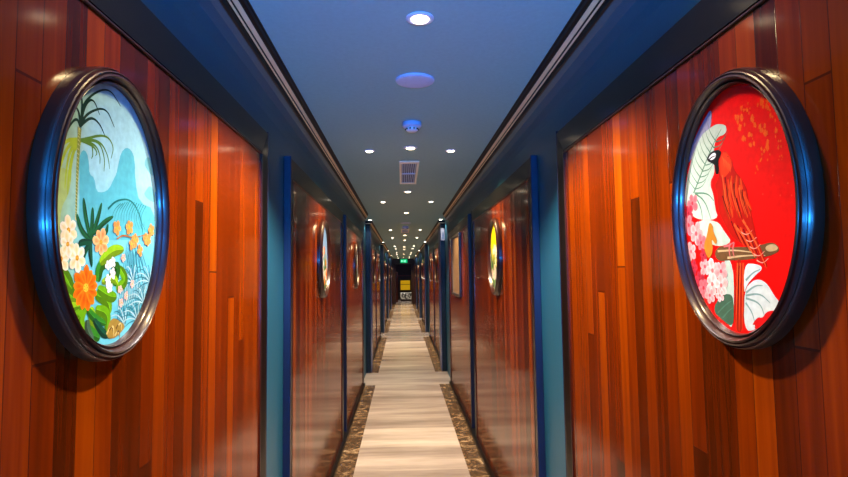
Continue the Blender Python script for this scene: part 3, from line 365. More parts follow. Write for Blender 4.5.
PARROT = [('blot', ('orred', 1.8154738878143135, (4.2, 15.7))), ('blot', ('orred', 2.0424081237911023, (8.0, 16.6))), ('blot', ('orred', 1.8154738878143135, (9.8, 12.3))), ('blot', ('orred', 1.588539651837524, (11.9, 14.0))), ('blot', ('orred', 1.3616054158607351, (10.2, 8.9))), ('blot', ('orred', 1.134671179883946, (6.2, 12.7))), ('blot', ('orred', 0.9077369439071568, (13.6, 10.4))), ('blot', ('orred', 1.3616054158607351, (2.9, 18.6))), ('blot', ('orred', 0.8169632495164411, (8.0, 7.1))), ('blot', ('orred', 0.544642166344294, (14.0, 7.6))), ('blot', ('orred', 1.3616054158607351, (6.0, 18.6))), ('blot', ('orred', 1.588539651837524, (11.2, 17.0))), ('dot', ('orred2', 0.35, (8.9, 1.6))), ('dot', ('orred2', 0.35, (13.4, 0.7))), ('dot', ('orred2', 0.35, (15.4, 2.5))), ('dot', ('orred2', 0.35, (16.1, 0.3))), ('dot', ('orred2', 0.35, (17.1, 1.6))), ('dot', ('orred2', 0.35, (11.8, 4.5))), ('poly', ('lav', [(-5.6, 22.5), (-6.3, 18.1), (-8.7, 16.6), (-11.9, 14.6), (-16.4, 12.1), (-15.7, 14.3), (-12.7, 17.6), (-8.9, 20.5)])), ('poly', ('paleg', [(-18.0, 5.9), (-16.6, 9.8), (-14.1, 13.9), (-10.1, 17.5), (-7.7, 18.0), (-5.7, 18.3), (-3.9, 18.3), (-1.3, 17.4), (-0.8, 16.1), (-1.9, 15.4), (-3.7, 15.6), (-5.1, 14.9), (-5.7, 13.1), (-5.9, 10.5), (-5.7, 8.3), (-7.9, 6.5), (-6.5, 3.6), (-6.3, 0.9), (-5.1, -1.7), (-14.3, -0.8), (-18.3, 3.0)])), ('stroke', ('vein', 0.5, [(-14.3, 5.3), (-10.3, 9.7), (-6.1, 14.3), (-2.7, 16.9)])), ('stroke', ('vein', 0.3, [(-13.7, 6.1), (-16.2, 8.5), (-17.0, 11.0)])), ('stroke', ('vein', 0.3, [(-13.7, 6.1), (-10.8, 6.1), (-9.0, 7.5)])), ('stroke', ('vein', 0.3, [(-12.5, 7.2), (-14.9, 9.7), (-15.8, 12.2)])), ('stroke', ('vein', 0.3, [(-12.5, 7.2), (-9.7, 7.2), (-7.9, 8.6)])), ('stroke', ('vein', 0.3, [(-11.3, 8.4), (-13.7, 10.8), (-14.5, 13.3)])), ('stroke', ('vein', 0.3, [(-11.3, 8.4), (-8.5, 8.3), (-6.8, 9.7)])), ('stroke', ('vein', 0.3, [(-10.1, 9.5), (-12.5, 11.9), (-13.3, 14.4)])), ('stroke', ('vein', 0.3, [(-10.1, 9.5), (-7.4, 9.4), (-5.7, 10.8)])), ('stroke', ('vein', 0.3, [(-9.0, 10.6), (-11.3, 13.0), (-12.1, 15.5)])), ('stroke', ('vein', 0.3, [(-9.0, 10.6), (-6.4, 10.5), (-4.7, 11.8)])), ('stroke', ('vein', 0.3, [(-7.9, 11.6), (-10.1, 14.1), (-10.9, 16.5)])), ('stroke', ('vein', 0.3, [(-7.9, 11.6), (-5.3, 11.5), (-3.6, 12.8)])), ('stroke', ('vein', 0.3, [(-6.8, 12.7), (-9.0, 15.1), (-9.8, 17.6)])), ('stroke', ('vein', 0.3, [(-6.8, 12.7), (-4.2, 12.5), (-2.6, 13.8)])), ('stroke', ('vein', 0.3, [(-5.7, 13.7), (-7.9, 16.2), (-8.6, 18.6)])), ('stroke', ('vein', 0.3, [(-5.7, 13.7), (-3.2, 13.5), (-1.6, 14.8)])), ('stroke', ('vein', 0.3, [(-4.7, 14.7), (-6.8, 17.2), (-7.5, 19.6)])), ('stroke', ('vein', 0.3, [(-4.7, 14.7), (-2.2, 14.5), (-0.6, 15.8)])), ('stroke', ('vein', 0.5, [(-13.8, 5.2), (-9.9, 3.0), (-7.9, -1.4)])), ('stroke', ('vein', 0.5, [(-13.8, 5.2), (-8.8, 4.5), (-6.6, 2.5)])), ('stroke', ('vein', 0.5, [(-13.8, 4.7), (-11.5, 1.6), (-11.2, -1.1)])), ('poly', ('paleg', [(-14.3, -0.8), (-5.6, -1.7), (-3.2, -4.5), (-0.8, -6.7), (-6.1, -7.4), (-10.6, -5.6)])), ('poly', ('paleg', [(-4.5, -9.6), (-0.7, -10.5), (-1.9, -23.7), (-3.9, -23.4), (-4.3, -17.3)])), ('poly', ('palew', [(2.4, -11.0), (5.7, -11.0), (8.1, -11.8), (5.6, -13.2), (2.8, -15.1), (1.9, -17.1)])), ('poly', ('palew', [(2.0, -16.1), (4.7, -14.2), (6.9, -13.9), (8.9, -14.8), (10.4, -16.8), (11.9, -18.0), (11.5, -19.6), (6.3, -21.6), (4.7, -23.6), (1.3, -23.9)])), ('stroke', ('vein2', 0.5, [(2.4, -17.1), (6.7, -16.5), (9.3, -18.2)])), ('stroke', ('vein2', 0.5, [(2.4, -17.6), (6.6, -18.3), (7.7, -21.0)])), ('stroke', ('vein2', 0.5, [(2.3, -18.5), (4.2, -20.3), (4.8, -22.6)])), ('stroke', ('vein2', 0.5, [(2.5, -16.6), (5.4, -15.1), (7.5, -15.1)])), ('stroke', ('vein2', 0.5, [(2.7, -14.2), (4.9, -12.7), (7.1, -12.1)])), ('poly', ('deepg', [(-9.1, -20.7), (-6.0, -17.4), (-2.1, -16.8), (-1.4, -18.7), (-1.9, -23.7), (-5.6, -22.6)])), ('stroke', ('vein', 0.4, [(-7.2, -21.1), (-3.5, -18.8), (-1.6, -18.2)])), ('stroke', ('vein', 0.4, [(-5.5, -22.0), (-3.2, -20.3), (-1.8, -19.7)])), ('poly', ('redf', [(4.4, -23.4), (4.8, -22.4), (3.7, -22.7), (5.6, -20.9), (7.0, -21.1), (8.2, -19.7), (10.8, -19.4), (10.4, -20.8), (7.9, -23.2)])), ('poly', ('brown', [(-7.5, -8.4), (-5.1, -7.0), (-1.3, -7.7), (1.1, -7.6), (5.3, -8.0), (8.2, -7.5), (11.2, -7.3), (12.8, -8.8), (10.7, -9.6), (7.2, -10.0), (2.1, -10.3), (-2.8, -10.2), (-6.3, -10.3)])), ('poly', ('tan', [(8.5, -8.0), (11.2, -7.5), (12.5, -8.7), (9.4, -9.1)])), ('stroke', ('tan', 0.5, [(-6.1, -8.2), (-0.2, -8.2), (5.9, -9.0)])), ('stroke', ('tan', 0.5, [(-2.8, -9.7), (2.9, -9.4), (8.7, -9.6)])), ('poly', ('tail', [(-0.3, -9.7), (2.4, -10.6), (1.5, -24.1), (-1.9, -24.5)])), ('stroke', ('tailhi', 0.4, [(0.4, -10.8), (-0.4, -17.2), (-1.2, -24.2)])), ('stroke', ('tailhi', 0.4, [(1.3, -10.8), (0.5, -17.2), (-0.2, -24.1)])), ('stroke', ('tailhi', 0.4, [(2.2, -10.8), (1.5, -17.1), (0.8, -24.0)])), ('stroke', ('dark', 0.25, [(0.9, -11.3), (0.1, -17.2), (-0.7, -24.1)])), ('poly', ('bird', [(-3.8, 9.0), (-3.1, 12.0), (-1.4, 12.1), (0.3, 9.7), (0.8, 7.6), (3.0, 5.6), (4.4, 3.5), (4.9, 1.0), (5.7, -2.8), (6.5, -6.2), (8.0, -9.1), (9.5, -12.3), (7.2, -10.9), (5.2, -8.7), (3.1, -7.4), (-0.4, -6.2), (-2.7, -3.5), (-5.4, 0.3), (-5.1, 3.9), (-6.3, 5.7), (-4.9, 6.5)])), ('poly', ('birdhead', [(-3.9, 7.4), (-3.9, 10.1), (-3.1, 11.9), (-1.4, 12.0), (0.1, 10.0), (0.4, 8.6), (-0.9, 7.4), (-2.7, 6.7)])), ('leafq', ('feather', 1.2, [(-0.1, 6.7), (-1.7, 2.9), (-0.4, -1.8)])), ('leafq', ('feather', 1.2, [(1.5, 6.4), (0.3, 2.1), (2.0, -2.1)])), ('leafq', ('feather', 1.2, [(2.6, 5.7), (2.7, 1.8), (4.2, -2.3)])), ('leafq', ('feather', 1.2, [(2.1, 4.3), (3.8, 1.1), (5.5, -1.0)])), ('leafq', ('feather', 1.2, [(-2.3, 5.6), (-3.1, 2.1), (-1.3, -2.1)])), ('stroke', ('brdark', 0.5, [(-3.4, 3.1), (-2.3, 0.4), (-0.9, -2.2)])), ('stroke', ('brdark', 0.5, [(1.1, 2.0), (1.7, -0.1), (2.7, -2.5)])), ('stroke', ('feather2', 0.45, [(-3.1, 7.3), (-2.8, 4.1), (-1.6, 0.3)])), ('stroke', ('brdark', 0.45, [(-2.2, 6.7), (-1.9, 3.6), (-0.7, 0.0)])), ('stroke', ('feather', 0.45, [(-1.3, 6.1), (-1.0, 3.2), (0.2, -0.3)])), ('stroke', ('feather2', 0.45, [(-0.4, 5.5), (-0.1, 2.8), (1.1, -0.6)])), ('stroke', ('brdark', 0.45, [(0.5, 5.0), (0.7, 2.3), (1.9, -0.9)])), ('stroke', ('feather', 0.45, [(1.3, 4.4), (1.6, 1.9), (2.7, -1.2)])), ('stroke', ('feather2', 0.45, [(2.1, 3.9), (2.4, 1.5), (3.6, -1.5)])), ('stroke', ('brdark', 0.45, [(3.0, 3.4), (3.2, 1.1), (4.4, -1.8)])), ('stroke', ('feather', 0.45, [(3.8, 2.9), (4.0, 0.7), (5.2, -2.1)])), ('stroke', ('brdark', 0.4, [(-0.9, -2.4), (0.1, -4.5), (1.9, -7.1)])), ('stroke', ('feather2', 0.4, [(0.0, -2.9), (1.0, -5.0), (2.8, -7.7)])), ('stroke', ('brdark', 0.4, [(1.0, -3.4), (1.9, -5.4), (3.7, -8.2)])), ('stroke', ('feather2', 0.4, [(1.9, -3.9), (2.8, -5.9), (4.5, -8.7)])), ('stroke', ('brdark', 0.4, [(2.8, -4.3), (3.7, -6.4), (5.4, -9.2)])), ('stroke', ('feather2', 0.4, [(3.7, -4.8), (4.6, -6.8), (6.2, -9.7)])), ('stroke', ('brdark', 0.4, [(4.5, -5.3), (5.4, -7.2), (7.0, -10.2)])), ('stroke', ('feather2', 0.3, [(-2.9, 11.2), (-2.4, 10.0), (-2.7, 9.2)])), ('stroke', ('feather2', 0.3, [(-2.4, 10.7), (-2.0, 9.7), (-2.2, 8.8)])), ('stroke', ('feather2', 0.3, [(-1.9, 10.3), (-1.6, 9.3), (-1.7, 8.5)])), ('stroke', ('feather2', 0.3, [(-1.5, 9.9), (-1.2, 9.0), (-1.3, 8.1)])), ('stroke', ('feather2', 0.3, [(-1.0, 9.5), (-0.8, 8.6), (-0.8, 7.8)])), ('stroke', ('feather2', 0.3, [(-0.5, 9.1), (-0.4, 8.3), (-0.3, 7.4)])), ('stroke', ('scallop', 0.3, [(1.9, -4.8), (3.7, -5.6), (5.5, -4.7)])), ('stroke', ('scallop', 0.3, [(3.0, -6.3), (4.8, -7.0), (6.6, -6.1)])), ('stroke', ('scallop', 0.3, [(4.1, -7.7), (5.9, -8.4), (7.6, -7.5)])), ('stroke', ('scallop', 0.3, [(5.2, -9.1), (6.9, -9.8), (8.6, -8.8)])), ('stroke', ('scallop', 0.3, [(6.2, -10.4), (7.9, -11.1), (9.6, -10.1)])), ('stroke', ('feather2', 0.6, [(-0.1, -3.2), (2.5, -5.4), (5.8, -9.9)])), ('stroke', ('feather2', 0.6, [(2.7, -2.5), (6.1, -6.7), (8.8, -11.9)])), ('poly', ('black', [(-8.9, 11.6), (-7.1, 12.9), (-5.2, 13.1), (-3.1, 12.5), (-3.3, 11.5), (-4.4, 10.7), (-4.1, 8.0), (-5.3, 7.7), (-5.7, 9.4), (-5.5, 10.0)])), ('poly', ('white', [(-8.0, 11.7), (-6.8, 12.5), (-5.3, 12.6), (-4.8, 11.7), (-6.3, 11.1)])), ('stroke', ('black', 0.35, [(-7.7, 11.5), (-6.3, 11.9), (-4.9, 11.8)])), ('dot', ('black', 0.25, (-0.9, 10.7))), ('stroke', ('foot', 0.6, [(-1.7, -6.7), (-2.2, -8.2), (-1.8, -9.7)])), ('stroke', ('foot', 0.6, [(-0.4, -6.7), (-1.0, -8.2), (-0.5, -9.7)])), ('stroke', ('foot', 0.6, [(-3.9, -7.3), (-1.7, -7.2), (-0.4, -6.5)])), ('flower', ('rose', 5, 2.3, (-15.0, 3.1))), ('flower', ('pinkd', 5, 2.2, (-16.8, 1.0))), ('flower', ('rose', 5, 2.4, (-17.0, -1.7))), ('flower', ('rosel', 5, 2.8, (-14.0, -3.9))), ('flower', ('rose', 5, 2.0, (-12.2, -6.0))), ('flower', ('rosel', 5, 2.3, (-16.5, -7.8))), ('flower', ('pinkd', 5, 1.8, (-15.7, -11.5))), ('flower', ('rosel', 5, 2.3, (-11.1, -11.3))), ('flower', ('pinkd', 5, 2.1, (-13.4, -14.3))), ('flower', ('rosew', 5, 2.5, (-8.3, -12.2))), ('flower', ('rosel', 5, 2.2, (-5.2, -12.4))), ('flower', ('rose', 5, 2.3, (-12.0, -16.0))), ('flower', ('rosew', 5, 2.5, (-8.6, -15.1))), ('flower', ('rosew', 5, 2.4, (-5.4, -15.3))), ('flower', ('rosel', 5, 1.9, (-9.7, -17.5))), ('flower', ('rosew', 5, 1.6, (-6.0, -17.4))), ('flower', ('pinkd', 5, 1.5, (-11.4, -8.8))), ('poly', ('ochre', [(-11.2, -6.6), (-9.6, -4.6), (-8.6, -1.7), (-7.3, -2.6), (-7.2, -4.2), (-5.9, -5.9), (-6.5, -6.9), (-8.2, -5.2), (-7.5, -7.9), (-9.1, -9.7), (-10.4, -8.9)]))]

def chaikin(p, closed, it=2):
    for _ in range(it):
        q = []; n = len(p)
        if not closed: q.append(p[0])
        for i in range(n if closed else n - 1):
            a, b = p[i], p[(i + 1) % n]
            q += [(a[0] * .75 + b[0] * .25, a[1] * .75 + b[1] * .25), (a[0] * .25 + b[0] * .75, a[1] * .25 + b[1] * .75)]
        if not closed: q.append(p[-1])
        p = q
    return p
PAL = dict(mtn=(92, 196, 216), paleleaf=(120, 200, 212), yelband=(178, 208, 130), lime=(176, 206, 50), palm=(92, 140, 40), trunk=(140, 160, 70), darkpalm=(20, 62, 50),
  teal=(20, 120, 120), teal2=(36, 128, 150), white2=(190, 230, 236), spike=(24, 100, 60), spike2=(16, 84, 60), leaf1=(110, 180, 20), leaf2=(50, 140, 40), leaf3=(150, 205, 30),
  rock=(170, 140, 60), orange=(245, 130, 20), cream=(252, 246, 225), peach=(250, 200, 140), peach2=(245, 170, 90), white=(250, 252, 255), pinkw=(250, 205, 190), branch=(190, 110, 40),
  orred=(252, 96, 16), orred2=(250, 90, 60), lav=(150, 150, 190), paleg=(196, 216, 200), palew=(216, 228, 228), vein=(84, 128, 104), vein2=(128, 164, 156), deepg=(70, 104, 80), redf=(225, 20, 24),
  brown=(112, 78, 46), tan=(206, 176, 130), tail=(176, 26, 12), tailhi=(250, 96, 40), dark=(60, 8, 8), bird=(186, 18, 6), birdhead=(228, 56, 20), feather=(236, 64, 18), feather2=(244, 92, 40),
  brdark=(110, 8, 6), scallop=(250, 150, 130), black=(14, 12, 14), foot=(214, 110, 110), rose=(236, 120, 130), rosel=(250, 176, 176), pinkd=(206, 50, 70), rosew=(252, 212, 206), ochre=(206, 130, 40))
class Art:
    R = (.200, .258)
    def __init__(s, bg): s.v = []; s.f = []; s.c = []; s.z = 0.; s.ground(bg)
    def ground(s, fn):
        rings, n = 14, 64; vs = [(0, 0)]
        for r in range(1, rings + 1):
            for k in range(n): a = 2 * math.pi * k / n; vs.append((s.R[0] * r / rings * math.cos(a), s.R[1] * r / rings * math.sin(a)))
        for x, y in vs: s.v.append((x, 0, y)); s.c.append(s2l(fn(x * 100, y * 100)))
        for k in range(n): s.f.append((0, 1 + k, 1 + (k + 1) % n))
        for r in range(1, rings):
            for k in range(n):
                a, b = 1 + (r - 1) * n + k, 1 + (r - 1) * n + (k + 1) % n; s.f.append((a, b, b + n, a + n))
        s.z = -.0001
    def poly(s, pts, c, c2=None, fan=False):
        s.z -= .0000025; o = len(s.v); n = len(pts)
        col = s2l(c) if len(c) == 3 else c; col2 = s2l(c2) if c2 else col
        for k, (x, y) in enumerate(pts):
            x, y = x / 100, y / 100; r = math.hypot(x / s.R[0], y / s.R[1])
            if r > 1: x /= r; y /= r
            s.v.append((x, s.z, y)); s.c.append(col2 if fan else col)
        if fan:
            cx = sum(p[0] for p in pts) / n / 100; cy = sum(p[1] for p in pts) / n / 100
            r = math.hypot(cx / s.R[0], cy / s.R[1])
            if r > 1: cx /= r; cy /= r
            s.v.append((cx, s.z, cy)); s.c.append(col)
            for k in range(n): s.f.append((o + n, o + k, o + (k + 1) % n))
        else: s.f.append(tuple(range(o, o + n)))
    def stroke(s, pts, w, c, it=3):
        p = chaikin(pts, False, it); n = len(p); A = []; B = []
        for i, (x, y) in enumerate(p):
            x0, y0 = p[max(0, i - 1)]; x1, y1 = p[min(n - 1, i + 1)]; dx, dy = x1 - x0, y1 - y0; l = math.hypot(dx, dy) or 1
            ww = w * .5 * (1 - .8 * i / (n - 1)); A.append((x - dy / l * ww, y + dx / l * ww)); B.append((x + dy / l * ww, y - dx / l * ww))
        s.strip(A, B, c)
    def strip(s, A, B, c):
        s.z -= .0000025; col = s2l(c); o = len(s.v)
        for a, b in zip(A, B):
            for x, y in (a, b):
                x, y = x / 100, y / 100; r = math.hypot(x / s.R[0], y / s.R[1])
                if r > 1: x /= r; y /= r
                s.v.append((x, s.z, y)); s.c.append(col)
        for i in range(len(A) - 1): s.f.append((o + 2 * i, o + 2 * i + 1, o + 2 * i + 3, o + 2 * i + 2))
    def leaf(s, pts, w, c):
        p = chaikin(pts, False, 3); n = len(p); A = []; B = []
        for i, (x, y) in enumerate(p):
            x0, y0 = p[max(0, i - 1)]; x1, y1 = p[min(n - 1, i + 1)]; dx, dy = x1 - x0, y1 - y0; l = math.hypot(dx, dy) or 1
            ww = w * .5 * math.sin(math.pi * (.08 + .92 * i / (n - 1))) ** .8 if i < n - 1 else 0
            A.append((x - dy / l * ww, y + dx / l * ww)); B.append((x + dy / l * ww, y - dx / l * ww))
        lo = tuple(int(v * .72) for v in c); s.strip(A, p, c); s.strip(p, B, lo)
        s.strip([(x, y) for x, y in p], [(x + .06, y + .06) for x, y in p], tuple(min(255, int(v * 1.2 + 14)) for v in c))
    def petal(s, x, y, a, l, w, c, c2):
        pts = [(x + math.cos(a) * l * t - math.sin(a) * w * q, y + math.sin(a) * l * t + math.cos(a) * w * q)
               for t, q in ((0, .1), (.3, .34), (.6, .5), (.85, .42), (1, .12), (1, -.12), (.85, -.42), (.6, -.5), (.3, -.34), (0, -.1))]
        s.poly(pts, c, c2, True)
        s.strip([(x + math.cos(a) * l * t, y + math.sin(a) * l * t) for t in (.2, .55, .85)], [(x + math.cos(a) * l * t + .07 * math.sin(a), y + math.sin(a) * l * t - .07 * math.cos(a)) for t in (.2, .55, .85)], tuple(int(v * .8) for v in c2))
    def flower(s, kind, n, r, p, seed=0):
        c = PAL[kind]; hi = tuple(min(255, int(v * 1.08 + 8)) for v in c); lo = {'cream': (250, 226, 140), 'peach': (244, 120, 40), 'orange': (214, 70, 0), 'white': (225, 232, 240)}.get(kind, tuple(int(v * .82) for v in c))
        rnd = random.Random(hash((round(p[0] * 10), round(p[1] * 10), n)) & 1023)
        a0 = rnd.random() * 6.28
        for k in range(n):
            rr = r * rnd.uniform(.86, 1.08); s.petal(p[0], p[1], a0 + 6.283 * k / n, rr, rr * (2.6 / n + .55 / 2.2), lo, hi if k % 2 else c)
        ce = {'orange': (236, 200, 60), 'white': (236, 236, 190), 'rose': (190, 40, 60), 'rosel': (226, 80, 96), 'rosew': (232, 120, 120), 'pinkd': (150, 20, 40)}.get(kind, (240, 180, 40))
        s.poly([(p[0] + r * .2 * math.cos(a), p[1] + r * .2 * math.sin(a)) for a in [k * .7854 for k in range(8)]], ce)
        if kind in ('orange', 'cream', 'peach'):
            for k in range(5):
                a = 1.256 * k; s.poly([(p[0] + r * .12 * math.cos(a) + .12 * math.cos(b), p[1] + r * .12 * math.sin(a) + .12 * math.sin(b)) for b in (0, 1.57, 3.14, 4.71)], (150, 90, 20))
    def run(s, items):
        for kind, d in items:
            if kind == 'poly': s.poly(chaikin(d[1], True, 1 if d[0] == 'mtn' else 2), PAL[d[0]])
            elif kind == 'stroke': s.stroke(d[2], d[1], PAL[d[0]])
            elif kind == 'trunk':
                p = chaikin(d[2], False, 3); s.stroke(d[2], 1.1, PAL['trunk'])
                for i in range(0, len(p) - 1): s.stroke([(p[i][0] - .3, p[i][1]), (p[i][0] + .3, p[i][1] - .25)], .22, (214, 220, 150), 1)
            elif kind == 'leafq': s.leaf(d[2], d[1], PAL[d[0]])
            elif kind == 'strokes_rock':
                for i in range(7): x, y = d[i % 3]; s.stroke([(x - 1.3 + i * .3, y - 1 + i * .2), (x + i * .2, y + .3), (x + 1.2, y - .6 - i * .2)], .5, (110, 80, 30) if i % 2 else (226, 206, 130))
            elif kind == 'flower': s.flower(*d)
            elif kind == 'blot':
                rnd = random.Random(int(d[2][0] * 10)); x, y = d[2]
                for k in range(6):
                    cx, cy, rr = x + rnd.uniform(-1, 1) * d[1], y + rnd.uniform(-1.6, 1) * d[1], d[1] * rnd.uniform(.12, .34)
                    s.poly([(cx + rr * rnd.uniform(.6, 1.2) * math.cos(a), cy + rr * 1.4 * rnd.uniform(.6, 1.2) * math.sin(a)) for a in [j * .5236 for j in range(12)]], PAL['orred'])
            elif kind == 'dot': x, y = d[2]; s.poly([(x + d[1] * .5 * math.cos(j * .785), y + d[1] * .5 * math.sin(j * .785)) for j in range(8)], PAL[d[0]])
    def build(s, parent):
        me = bpy.data.meshes.new('painting'); me.from_pydata(s.v, [], s.f)
        at = me.color_attributes.new('art', 'FLOAT_COLOR', 'POINT')
        for i, c in enumerate(s.c): at.data[i].color = c
        me.materials.append(M['art']); o = bpy.data.objects.new('painting', me); COL.objects.link(o); o.parent = parent
        o.location = (0, -.0125, 0)
        return o
def lerp(a, b, t): t = max(0, min(1, t)); return tuple(a[i] + (b[i] - a[i]) * t for i in range(3))
def bg_tropic(u, v):
    c = lerp((170, 232, 248), (110, 210, 232), (8 - v) / 16)
    return lerp(c, (168, 210, 176), (-u - 8) / 8)
def bg_red(u, v): return (246, 5, 2)

def oval_frame(parent):
    # moulded ring: (fraction out from the opening, height off the wall)
    prof = [(0, .010), (.0015, .017), (.004, .0195), (.0065, .018), (.0075, .0150), (.0095, .019), (.012, .0245), (.0155, .0275), (.019, .0265), (.0205, .0230), (.0215, .0230), (.0235, .0255), (.026, .0245), (.0275, .0200), (.0285, .0185), (.031, .0195), (.033, .017), (.034, .012), (.034, 0), (.02, 0), (0, 0)]
    a0, b0, n = .186, .245, 96; vs = []; fs = []; P = len(prof)
    for k in range(n):
        t = 2 * math.pi * k / n; nx, nz = math.cos(t) / a0, math.sin(t) / b0; l = math.hypot(nx, nz); nx /= l; nz /= l
        for r, h in prof: r *= .9; vs.append((a0 * math.cos(t) + nx * r, -h * FH, b0 * math.sin(t) + nz * r))
    for k in range(n):
        k2 = (k + 1) % n
        for j in range(P): j2 = (j + 1) % P; fs.append((k * P + j, k * P + j2, k2 * P + j2, k2 * P + j))
    m = MB(); m.add(vs, fs, 0, True); return m.build('frame', M['frame'], parent)
FH = 1.3
PICZ = 1.673
def picture(sd, y, label, cat='picture'):
    return thing('oval_picture', label, cat, (sd * (WALL - .0265), y, PICZ), sd * -math.pi / 2, 'oval pictures on the wood panels')
t = picture(-1, 1.047, 'large oval picture of a palm, teal mountains and an orange daisy in dark frame'); fr = oval_frame(t)
a = Art(bg_tropic); a.run(TROPIC); a.build(t)
t2 = picture(1, 1.043, 'large oval picture of a red parrot on a branch in a dark moulded frame')
f2 = fr.copy(); COL.objects.link(f2); f2.parent = t2
a = Art(bg_red); a.run(PARROT); a.build(t2)
def floral(seed, bg, bg2, kinds):
    rnd = random.Random(seed); a = Art(lambda u, v: lerp(bg, bg2, (10 - v) / 26))
    for k in range(14):
        x = rnd.uniform(-16, 16); a.leaf([(x, -22), (x + rnd.uniform(-4, 4), -12), (x + rnd.uniform(-8, 8), rnd.uniform(-6, 8))], rnd.uniform(1.6, 3), PAL[rnd.choice(['leaf1', 'leaf2', 'spike', 'deepg'])])
    for k in range(16):
        a.flower(rnd.choice(kinds), rnd.choice([5, 6, 9]), rnd.uniform(2, 4.5), (rnd.uniform(-13, 13), rnd.uniform(-18, 7)))
    return a
variants = [((120, 160, 220), (235, 235, 240), ['white', 'cream', 'orange', 'rosew']), ((240, 214, 20), (150, 160, 150), ['white', 'rosew', 'cream']),
            ((200, 210, 230), (120, 150, 190), ['white', 'rose']), ((230, 200, 120), (200, 130, 60), ['cream', 'peach'])]
protos = {}
SPOTS = [3.82, 6.50, 10.5, 12.6, 16.1, 17.9, 21.0, 22.8, 26.0, 27.9]
VD = ['pale blue ground', 'bright yellow ground']
for i, y in enumerate(SPOTS):
    for sd in (-1, 1):
        if i == 1 and sd > 0: continue
        vi = i * 2 % 4 if sd < 0 else (i * 2 + 1) % 4
        if i == 0: lab = 'oval floral picture on second panel, %s wall, %s' % (SIDE[sd], VD[0 if sd < 0 else 1])
        else: lab = 'small oval picture on the %s panel from the camera, %s wall' % (ORD[i + 1], SIDE[sd])
        if vi not in protos:
            t = picture(sd, y, lab); g = fr.copy(); COL.objects.link(g); g.parent = t
            floral(vi + 3, *variants[vi]).build(t); protos[vi] = t
        else:
            p = protos[vi]; dup(p, (sd * (WALL - .0265), y, PICZ), sd * -math.pi / 2, lab)

# rectangular framed notice on the right, third panel
t = thing('framed_notice', 'rectangular framed notice with a beige sheet on the third right panel', 'notice board', (WALL - .0265, 6.65, 1.66), -math.pi / 2)
m = MB()
for a_, b_, c_, d_ in ((-.5, .5, .34, .375), (-.5, .5, -.375, -.34), (-.5, -.465, -.34, .34), (.465, .5, -.34, .34)): m.box(a_, b_, -.026, 0, c_, d_, 0, .004)
m.build('frame', M['steel'], t)
m = MB(); m.box(-.466, .466, -.012, -.002, -.341, .341)
M['notice'] = speckle('beige_printed_sheet', 30, [(0, (165, 138, 112)), (.5, (130, 104, 82)), (1, (90, 66, 50))], .3)
m.build('sheet', M['notice'], t)

# ------------------------------------------------------------------ ceiling fittings
def spot(loc, power, color, size=2.2, blend=.6, rad=.03, rx=0., ry=0.):
    l = bpy.data.lights.new('lamp', 'SPOT'); l.energy = power; l.color = color; l.spot_size = size; l.spot_blend = blend; l.shadow_soft_size = rad
    o = bpy.data.objects.new('lamp', l); COL.objects.link(o); o.location = loc; o.rotation_euler = (rx, ry, 0); return o
WARM = (1.0, .72, .36); NEUT = (1.0, .91, .82)
def downlight(r, lensmat):
    t = thing('downlight', '', 'downlight', (0, 0, CEIL))
    m = MB(); k = r
    m.lathe([(k * .62, -.001), (k * .64, -.004), (k * .74, -.0065), (k * .90, -.006), (k, -.003), (k, .0), (k * .62, .0)], 36); m.build('trim_ring', M['white'], t)
    m = MB(); m.lathe([(k * .63, -.0035), (k * .58, -.008), (k * .4, -.0115), (k * .02, -.013)], 30); m.lathe([(k * .63, 0), (k * .63, -.0035)], 30); m.build('lens', lensmat, t)
    return t
base = downlight(.048, M['lens']); base2 = downlight(.038, M['lensw'])
used = {1: False, 2: False}
def place_light(x, y, label, kind, group):
    p = base if kind == 1 else base2
    if used[kind]: return dup(p, (x, y, CEIL), 0, label, group)
    used[kind] = True; p.location = (x, y, CEIL); p['label'] = label; p['group'] = group; return p
CL = [(1.80, 'large bright round downlight in the middle of the ceiling, nearest the camera'), (3.69, 'middle downlight of the row of three beyond the smoke detector'), (5.66, 'round downlight just beyond the ceiling vent'),
      (7.6, 'centre downlight before the second round ceiling plate'), (11.9, 'centre downlight just beyond the second ceiling vent'), (13.6, 'second centre downlight beyond the far ceiling vent'), (16.8, 'third centre downlight beyond the far ceiling vent'),
      (18.4, 'fourth centre downlight beyond the far ceiling vent'), (22.6, 'second last downlight of the centre line of the ceiling'), (26.5, 'last downlight of the centre line, nearest the green sign')]
for i, (y, lab) in enumerate(CL):
    place_light(0.01 if i else .015, y, lab, 1, 'centre line downlights')
    spot((0.01, y, CEIL - .02), CP[i] if i < len(CP) else CP[-1], NEUT, 2.2 if i == 0 else 1.95, .4)
SL = [1.12, 3.78, 6.45, 10.5, 12.7, 16.4, 18.0, 21.2, 23.0, 25.8, 28.0]
for i, y in enumerate(SL):
    for sd in (-1, 1):
        place_light(.01 + sd * .288, y, ('%s small downlight from the camera in the %s ceiling row' % (ORD[i], SIDE[sd])), 2, 'side row downlights')
        spot((.01 + sd * .288, y, CEIL - .02), SP[0] if i == 0 else (SP[1] if i < 3 else SP[2]), WARM, 2.2, .8, .045 if i == 0 else .03, 0, 0)
for k, (y0, y1) in enumerate(GAPS):
    for sd in (-1, 1):
        place_light(sd * .56, y0 + .8, 'downlight close to the wall in the %s crossing gap, %s side' % (['first', 'second', 'third', 'fourth'][k], SIDE[sd]), 2, 'downlights in the crossing gaps')
        spot((sd * .56, y0 + .8, CEIL - .02), 12, NEUT, 2.2, .7)

